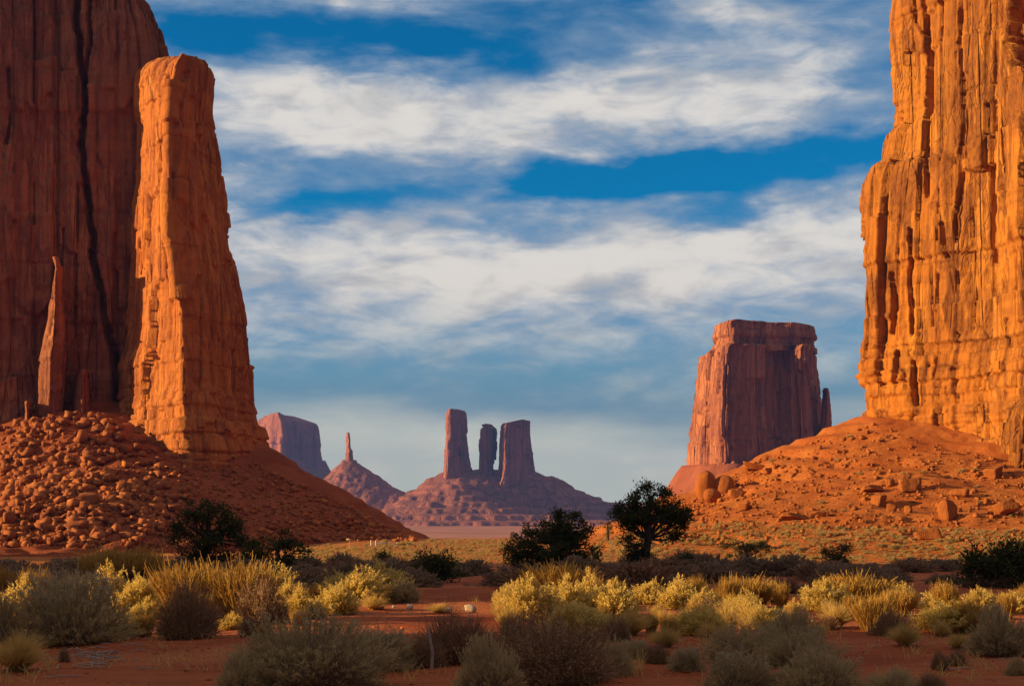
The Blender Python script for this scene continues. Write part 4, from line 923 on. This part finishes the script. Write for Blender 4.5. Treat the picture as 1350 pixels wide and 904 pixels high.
# kind, column, base row, width, height (photo pixels), label
NEAR = [
    (S_, 92, 848, 150, 92, 'large olive sagebrush leaning over the shaded dirt at the outer end of the lit belt'),
    (G_, 20, 886, 84, 58, 'tan dry grass tuft in the shade at the picture corner'),
    (S_, -8, 850, 60, 70, 'half cut-off olive bush at the picture edge beside the large olive sagebrush'),
    (R_, 24, 822, 56, 52, 'yellow-tipped bush at the picture edge behind the large olive sagebrush'),
    (B_, 45, 806, 50, 44, 'golden stalky bush rising behind the yellow-tipped edge bush'),
    (B_, 158, 776, 130, 42, 'low wide orange broom bush behind the palest rabbitbrush'),
    (R_, 142, 808, 54, 56, 'palest cream-headed rabbitbrush in front of the wide orange broom bush'),
    (R_, 186, 812, 48, 48, 'yellow rabbitbrush squeezed beside the tall orange broom thicket'),
    (B_, 250, 816, 110, 60, 'tall orange broom thicket, its sunlit outer half'),
    (B_, 318, 818, 110, 58, 'tall orange broom thicket, its darker half by the yellow rabbitbrush'),
    (T_, 246, 841, 84, 72, 'twiggy olive bush on bare stems in front of the tall orange broom thicket'),
    (T_, 345, 822, 70, 52, 'dark brown twig bush in the shadow of the tall orange broom thicket'),
    (R_, 356, 797, 62, 44, 'yellow-green rabbitbrush behind the dark brown twig bush'),
    (R_, 380, 803, 40, 34, 'small yellow rabbitbrush at the edge of the bare track'),
    (T_, 331, 839, 34, 28, 'small scraggly sapling alone on the lit dirt'),
    (G_, 404, 799, 26, 17, 'small round golden tuft at the near end of the track'),
    (B_, 420, 797, 30, 20, 'little tan broom bush between the golden tuft and the pale fan-shaped bush'),
    (R_, 442, 811, 50, 36, 'pale fan-shaped rabbitbrush standing on a narrow foot at the track edge'),
    (R_, 470, 796, 70, 40, 'sunlit yellow rabbitbrush in the middle of the clump behind the pale stones'),
    (R_, 503, 790, 66, 42, 'tallest yellow rabbitbrush in the clump behind the pale stones'),
    (R_, 452, 788, 50, 30, 'greenish rabbitbrush at the back of the clump behind the pale stones'),
    (G_, 492, 804, 46, 22, 'round golden tuft in front of the clump beside the pale stones'),
    (S_, 530, 794, 46, 30, 'grey sagebrush at the shaded end of the clump behind the pale stones'),
    (G_, 578, 808, 34, 15, 'low straw tuft lying by the big whitish stone'),
    (S_, 405, 905, 190, 92, 'largest grey-green sagebrush in front, fanned out beside the shaded dirt'),
    (S_, 316, 912, 74, 50, 'pale low sagebrush spilling from the near side of the largest sagebrush'),
    (T_, 440, 912, 70, 52, 'dark twiggy bush growing out of the front of the largest sagebrush'),
    (S_, 500, 884, 90, 56, 'thin olive sagebrush filling the gap behind the largest sagebrush'),
    (T_, 603, 872, 110, 60, 'brown bare-twigged bush behind the white-headed sagebrush'),
    (T_, 560, 880, 60, 40, 'sparse brown twig bush beside the upright dead stick'),
    (S_, 645, 915, 90, 72, 'dome of sagebrush topped with whitish seed heads in front'),
    (T_, 735, 900, 150, 84, 'widest dark brown bush in front of the big yellow clump'),
    (T_, 690, 866, 80, 56, 'dark brown bush behind the white-headed sagebrush dome'),
    (S_, 800, 890, 70, 48, 'olive sagebrush at the lit edge of the widest dark brown bush'),
    (S_, 838, 868, 50, 26, 'low grey sprig of sagebrush on the shaded dirt by the gap'),
    (B_, 738, 792, 110, 38, 'orange broom bush forming the back of the big yellow clump'),
    (R_, 698, 818, 62, 50, 'yellow rabbitbrush at the stone end of the big yellow clump'),
    (R_, 742, 812, 70, 44, 'green-yellow rabbitbrush in the centre of the big yellow clump'),
    (R_, 776, 806, 40, 46, 'upright golden rabbitbrush standing highest in the big yellow clump'),
    (R_, 806, 812, 64, 42, 'yellow rabbitbrush at the far end of the big yellow clump'),
    (R_, 768, 840, 100, 42, 'cream-headed rabbitbrush along the front of the big yellow clump'),
    (T_, 812, 846, 44, 34, 'dark twig bush in the shadow of the cream-headed rabbitbrush'),
    (G_, 832, 838, 56, 42, 'tall golden grass tuft with open blades beside the big yellow clump'),
    (G_, 667, 826, 34, 28, 'golden grass tuft in front of the wedge of pale stone'),
    (R_, 855, 796, 40, 28, 'small yellow-green rabbitbrush behind the open-bladed tuft'),
    (R_, 898, 802, 56, 36, 'bright yellow-green rabbitbrush past the big yellow clump'),
    (B_, 920, 800, 40, 30, 'tan broom bush leaning on the bright yellow-green rabbitbrush'),
    (G_, 878, 853, 50, 32, 'rounded straw-coloured tuft on its own mound of lit sand'),
    (R_, 922, 838, 62, 38, 'yellow rabbitbrush in front of a dark bush behind the lit sand mound'),
    (T_, 934, 816, 46, 28, 'dark twig bush between two yellow rabbitbrushes'),
    (B_, 990, 800, 84, 32, 'wide orange broom bush at the back of the lit belt'),
    (G_, 958, 832, 46, 40, 'pale golden grass tuft with upright blades in the lit belt'),
    (G_, 988, 828, 56, 36, 'brightest yellow tuft in the middle of the lit belt'),
    (R_, 1012, 830, 44, 28, 'cream-headed bush next to the brightest yellow tuft'),
    (R_, 966, 812, 40, 24, 'small yellow bush behind the upright-bladed tuft'),
    (S_, 1048, 852, 84, 50, 'dark olive sagebrush bordering the lit belt beside the brightest yellow tuft'),
    (S_, 985, 872, 100, 48, 'broad grey-green sagebrush, near part of the shaded thicket'),
    (S_, 1055, 880, 100, 50, 'broad grey-green sagebrush in the middle of the shaded thicket'),
    (S_, 975, 916, 96, 56, 'rounded sagebrush at the bottom edge under the shaded thicket'),
    (S_, 1080, 920, 116, 62, 'rounded whitish-tipped sagebrush at the bottom edge beside the bare dirt'),
    (S_, 905, 884, 50, 30, 'thin olive sagebrush at the open end of the shaded thicket'),
    (R_, 1088, 806, 60, 36, 'yellow rabbitbrush in front of the wide tan broom bush'),
    (B_, 1130, 800, 110, 34, 'wide tan broom bush at the back beyond the dark shaded belt edge'),
    (G_, 1104, 828, 50, 36, 'pale straw tuft standing in front of the wide tan broom bush'),
    (T_, 1092, 830, 30, 20, 'small dark twig bush at the foot of the pale straw tuft'),
    (B_, 1152, 832, 66, 38, 'tan broom bush behind the fan-shaped tuft'),
    (B_, 1185, 812, 60, 28, 'orange broom bush behind the dark bush of the lit belt'),
    (T_, 1176, 838, 60, 30, 'dark bush in the middle of the lit belt behind the fan-shaped tuft'),
    (G_, 1195, 852, 54, 34, 'fan-shaped golden tuft with spiky blades on the lit dirt'),
    (R_, 1246, 806, 54, 24, 'yellow-green rabbitbrush at the back near the big dark juniper'),
    (R_, 1300, 804, 46, 22, 'second yellow-green rabbitbrush below the big dark juniper'),
    (R_, 1338, 808, 50, 24, 'yellow-green rabbitbrush at the picture edge below the big dark juniper'),
    (R_, 1250, 832, 66, 32, 'broad yellow rabbitbrush behind the round golden tuft'),
    (G_, 1266, 855, 40, 24, 'round golden tuft on the lit dirt beside the shaded edge bush'),
    (S_, 1322, 864, 92, 62, 'large olive sagebrush in the shade at the picture edge'),
    (S_, 1346, 890, 40, 24, 'small tan sprig at the picture edge below the large olive sagebrush'),
    (S_, 1180, 918, 84, 34, 'whitish-tipped sagebrush at the bottom edge by the bare dirt'),
    (T_, 1240, 884, 22, 26, 'thin dark sapling on the shaded bare dirt'),
    (T_, 1262, 878, 24, 22, 'second thin dark sapling close to the lit dirt'),
    (T_, 84, 872, 16, 20, 'tiny dark seedling near the fallen sticks'),
    (T_, 866, 874, 36, 28, 'wispy bare shrub on the shaded dirt in the gap'),
    (T_, 1230, 915, 40, 26, 'scraggly dark shrub at the bottom edge on the bare dirt'),
]
for k, px, py, w, h, lab in NEAR:
    p = hit(px, min(py, 925)); m = p[1]/F
    plant(k, p[0], p[1]+w*m*0.12, w*m/2*(1.15 if k in (S_, T_) else 1.38), h*m*(1.08 if k in (S_, T_) else 1.14), lab, CATS[k], None, None, 1.0 if p[1] < 22 else 1.8)
n = 0
while n < 150:
    px = random.choice((random.uniform(0, 130), random.uniform(660, 1350), random.uniform(660, 1350), random.uniform(150, 420))); py = random.uniform(788, 842)
    p = hit(px, py); m = p[1]/F; k = random.choice((R_, G_, G_, B_)); w = random.uniform(24, 52)
    plant(k, p[0], p[1], w*m/2, w*m*random.uniform(0.55, 0.8), 'small golden plant filling gaps between the bigger bushes of the sunlit belt', 'bush', 'small plants in the sunlit belt', None, 1.8, 'golden_bush'); n += 1
# shaded belt behind the golden bushes
n = 0
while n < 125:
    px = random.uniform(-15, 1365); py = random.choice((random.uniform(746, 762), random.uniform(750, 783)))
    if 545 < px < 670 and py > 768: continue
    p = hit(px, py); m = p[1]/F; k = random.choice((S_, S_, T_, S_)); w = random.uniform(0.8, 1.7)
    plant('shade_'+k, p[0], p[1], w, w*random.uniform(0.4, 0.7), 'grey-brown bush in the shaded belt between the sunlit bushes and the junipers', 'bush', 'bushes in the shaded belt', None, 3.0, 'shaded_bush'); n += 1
# scrub on the lit slope and bank
def scrub_mesh(seed, n=260):
    r = np.random.default_rng(seed); d, R0 = dome(r, n, 1.5, 0.5, seed); p = d*R0[:, None]*r.uniform(0.55, 1, n)[:, None]
    return quads(p, d+r.normal(size=(n, 3))*0.7+np.array([0, 0, .5]), 0.42, 0.17, r)
SCR = [data('scrub_bush', *scrub_mesh(1500+i), M_SCRUB) for i in range(5)]
def scrub(n, gen, smin, smax, label, group, mesh=None):
    for px, py in scatter(n, gen):
        p = hit(px, py)
        if p is None: continue
        w = random.uniform(smin, smax)*p[1]/F/2
        o = bpy.data.objects.new('scrub_bush', random.choice(SCR)); COL.objects.link(o); o.location = p-np.array([0, 0, 0.03]); o.scale = (w, w, w*random.uniform(0.7, 1.15)); o.rotation_euler[2] = random.uniform(0, 6.28)
        tag(o, label, 'scrub bush', group)
def scrub_mass(n, gen, smin, smax, label):
    P0 = [scrub_mesh(1550+i, 110) for i in range(5)]; L_ = []
    for px, py in scatter(n, gen):
        p = hit(px, py)
        if p is None: continue
        V, Fq = random.choice(P0); w = (smin+(smax-smin)*random.random()**2)*p[1]/F/2; a = random.uniform(0, 6.28); ca, sa = math.cos(a), math.sin(a)
        L_.append(((V*np.array([w, w, w*0.9]))@np.array([[ca, sa, 0], [-sa, ca, 0], [0, 0, 1]])+p, Fq))
    o = mesh_obj('undergrowth', *cat(L_), M_SCRUB); tag(o, label, None, None, 'stuff')
slope_foot = tri_band(780, 1350, lambda x: float(np.interp(x, [780, 900, 1000, 1350], [712, 688, 690, 700])), lambda x: float(np.interp(x, [780, 1000, 1350], [746, 745, 738])))
bank = tri_band(392, 672, lambda x: float(np.interp(x, [392, 430, 500, 560, 672], [722, 719, 717, 712, 711])), lambda x: 744)
scrub(130, slope_foot, 7, 14, 'small straw-green scrub bush on the sunlit foot of the orange slope', 'scrub on the foot of the orange slope')
scrub(80, bank, 6, 12, 'small straw-green scrub bush on the sunlit bank near the white posts', 'scrub on the sunlit bank')
scrub(26, tri_band(955, 1340, lambda x: topR(x)+4, lambda x: 690), 5, 10, 'tiny green bush high on the bare orange slope', 'bushes on the bare orange slope')
scrub_mass(1900, slope_foot, 3, 9, 'low dry undergrowth on the sunlit foot of the orange slope')
scrub_mass(1100, bank, 3, 8, 'low dry undergrowth on the sunlit bank')
# thin dry grass and sticks on the near dirt
def dry_grass(n):
    r = np.random.default_rng(77); L_ = []
    for px, py in scatter(n, tri_band(0, 1350, lambda x: 785, lambda x: 903)):
        if 90 < px < 290 and py > 850 and random.random() < 0.6: continue
        if 400 < px < 660 and 795 < py < 850 and random.random() < 0.9: continue
        p = hit(px, py); k = r.integers(4, 14); a = p+np.concatenate([r.normal(size=(k, 2))*0.06, np.zeros((k, 1))], 1)
        b = a+np.stack([r.normal(size=k)*0.07, r.normal(size=k)*0.07, r.uniform(0.04, 0.2, k)], 1)
        L_.append(ribbons(a, (a+b)/2+np.array([0, 0, 0.02]), b, 0.007, 0.003, 2, r))
    o = mesh_obj('grass', *cat(L_), M_STRAW); tag(o, 'thin dry grass sprouting from the red dirt between the bushes', None, None, 'stuff')
dry_grass(420)
def gravel():
    kinds = [stone(1, 1100+i, 1.0, (1, 0.9, 0.6), 0.08) for i in range(5)]; L_ = []
    for px, py in scatter(1500, tri_band(0, 1350, lambda x: 788, lambda x: 903)):
        p = hit(px, py); V, Fq = random.choice(kinds); L_.append((V*(0.008+0.045*random.random()**4)+p, Fq))
    o = mesh_obj('gravel', *cat(L_), MB_L); tag(o, 'small red pebbles strewn over the near dirt', None, None, 'stuff')
gravel()
def litter():
    L_ = []; r = np.random.default_rng(5)
    for i in range(120):
        px, py = (r.normal(128, 30), r.normal(868, 7)) if i < 45 else (r.uniform(0, 1350), r.uniform(800, 900))
        p = hit(px, py); a = r.uniform(-0.5, 0.5)+(0 if r.random() < .6 else 1.5); l = r.uniform(0.08, 0.4); d = np.array([math.cos(a), math.sin(a), 0])*l
        L_.append(tube([p-d/2+[0, 0, .01], p+[0, 0, r.uniform(.015, .05)], p+d/2+[0, 0, .01]], [0.006, 0.008, 0.004], 5))
    o = mesh_obj('debris', *cat(L_), M_WOOD); tag(o, 'fallen grey sticks and twigs lying on the red dirt', None, None, 'stuff')
litter()
p = hit(569, 882); V, Fq = tube([p+[0, 0, -.05], p+[.01, 0, .2], p+[-.03, 0, .42], p+[-.02, .02, .5]], [.02, .018, .012, .006]); d = mesh_obj('dead_stick', rebase(V, p), Fq, M_WOOD); d.location = p
tag(d, 'upright dead grey stick beside the brown twig bush', 'stick')

# ------------------------------------------------------------------ junipers
def juniper(px, py, blobs, trunk, label, name='juniper_tree', dens=1.0, seed=1, leaf=1.0):
    """blobs: (dx, up, rx, ry) crown lobes in photo pixels from the foot; trunk: list of (dx, up, radius px)"""
    p = hit(px, py); m = p[1]/F; r = np.random.default_rng(seed)
    t = tag(empty(name, p), label, 'tree' if 'tree' in name else 'bush')
    tr = np.array([(a*m, 0, b*m) for a, b, _ in trunk]); tr[0, 2] = -0.15
    for i in range(1, len(tr)): tr[i, 1] = r.normal()*0.08
    parts = [tube(tr, [max(c*m, 0.03) for _, _, c in trunk], 9)]
    cs = []
    for dx, up, rx, ry in blobs:
        n = max(5, int(dens*rx*ry*0.030))
        for _ in range(n):
            d = unit(r.normal(size=3)); q = r.uniform(0.45, 1.0)**0.6
            cs.append(np.array([dx*m+d[0]*rx*m*q, d[1]*rx*m*q*0.9, max(up*m+d[2]*ry*m*q, 0.12)]))
    Vs = []
    for c in cs:
        k = tr[1:][np.argmin(np.linalg.norm(tr[1:]-c*np.array([1, 1, 0.75]), axis=1))]
        if r.random() < 0.5:
            midp = (k+c)/2+r.normal(size=3)*0.12+np.array([0, 0, -0.08]); parts.append(tube([k, midp, c], [0.075, 0.05, 0.02], 5))
        n = int(r.uniform(60, 130)); rad = r.uniform(0.22, 0.46)*(m*95/5.2)**0.0
        o = r.normal(size=(n, 3))*np.array([0.5, 0.5, 0.38])*rad
        Vs.append(quads(c+o, o+r.normal(size=(n, 3))*0.25+np.array([0, 0, 0.12]), r.uniform(0.10, 0.22, n)*leaf, 0.075*leaf, r))
    mesh_obj('trunk', *cat(parts), M_BARK, t); mesh_obj('crown', *cat(Vs), M_JUN, t)
    return t
juniper(853, 750, [(4, 88, 36, 22), (-26, 74, 20, 16), (36, 74, 24, 18), (5, 70, 44, 16), (-14, 58, 26, 10), (44, 62, 16, 10), (26, 44, 18, 7), (-20, 30, 20, 17), (-8, 14, 16, 12)],
        [(0, 0, 6.5), (-1, 20, 5), (2, 40, 5), (1, 62, 4.2), (4, 85, 2.5), (6, 98, 1)], 'tall juniper with a wide flat crown and a bare trunk, beside the rounded juniper', dens=1.5, seed=21)
juniper(728, 752, [(14, 66, 24, 15), (-14, 54, 30, 18), (20, 50, 34, 20), (-36, 34, 28, 20), (0, 34, 44, 24), (38, 34, 24, 20), (-46, 14, 18, 12), (-20, 14, 26, 13), (44, 14, 22, 12), (16, 16, 24, 12)],
        [(0, 0, 7), (2, 18, 6), (4, 36, 4.5), (8, 56, 3), (10, 72, 1.2)], 'rounded dense dark juniper reaching the ground in the middle of the view', dens=1.2, seed=22)
juniper(272, 752, [(2, 80, 36, 16), (-24, 62, 22, 18), (20, 62, 30, 16), (-20, 38, 24, 20), (24, 38, 30, 20), (-26, 12, 24, 14), (6, 14, 30, 12), (40, 14, 24, 14)],
        [(0, 0, 7), (-3, 20, 5), (2, 44, 4), (3, 70, 2.5), (3, 88, 1)], 'large gappy dark juniper at the corner of the sunlit rubble', dens=0.9, seed=23)
juniper(365, 754, [(-8, 30, 34, 18), (20, 24, 24, 16), (-26, 14, 22, 12), (18, 10, 30, 10), (8, 44, 14, 10)], [(0, 0, 5), (2, 14, 4), (0, 30, 2.5), (4, 46, 1)],
        'low spreading dark juniper in the shadow of the red slope', 'juniper_shrub', 0.8, 24)
juniper(985, 744, [(-14, 24, 20, 10), (14, 20, 20, 10), (0, 15, 26, 8)], [(0, 0, 4), (-1, 10, 3), (-4, 22, 1.5), (-6, 30, .8)], 'small umbrella-shaped juniper at the foot of the orange slope', 'juniper_tree', 1.7, 25, 0.8)
juniper(1105, 752, [(-4, 14, 14, 13), (6, 28, 8, 9), (-12, 24, 9, 6), (0, 8, 17, 8)], [(0, 0, 4), (1, 10, 3), (4, 28, 1.2), (4, 36, .7)], 'small dark forked juniper past the umbrella-shaped one', 'juniper_tree', 2.2, 26, 0.8)
juniper(1318, 775, [(-20, 34, 24, 18), (20, 40, 30, 18), (-30, 14, 22, 14), (8, 18, 36, 18), (46, 30, 24, 24)], [(0, 0, 7), (3, 16, 5), (6, 36, 3), (8, 52, 1)], 'big dark juniper bush at the picture edge above the yellow-green rabbitbrush', 'juniper_shrub', 1.0, 27, 0.8)
juniper(575, 768, [(0, 26, 20, 12), (-10, 14, 18, 12), (14, 12, 18, 11)], [(0, 0, 3.5), (1, 14, 2.5), (2, 30, 1)], 'dark low juniper in front of the bank between the posts and the rounded juniper', 'juniper_shrub', 1.7, 28, 0.7)
juniper(503, 750, [(0, 10, 16, 8), (4, 16, 10, 6)], [(0, 0, 3), (1, 8, 2), (2, 18, 1)], 'small dark juniper under the white posts', 'juniper_shrub', 2.2, 29, 0.7)
juniper(906, 752, [(0, 10, 12, 8), (3, 16, 7, 5)], [(0, 0, 3), (0, 8, 2), (2, 18, 1)], 'smallest dark juniper between the tall juniper and the umbrella-shaped one', 'juniper_shrub', 2.2, 30, 0.7)
juniper(801, 712, [(0, 12, 11, 9), (-2, 20, 7, 6)], [(0, 0, 2.5), (0, 10, 2), (0, 22, .8)], 'distant greenish juniper on the slope edge behind the tall juniper', 'juniper_shrub', 2.2, 31, 0.9)
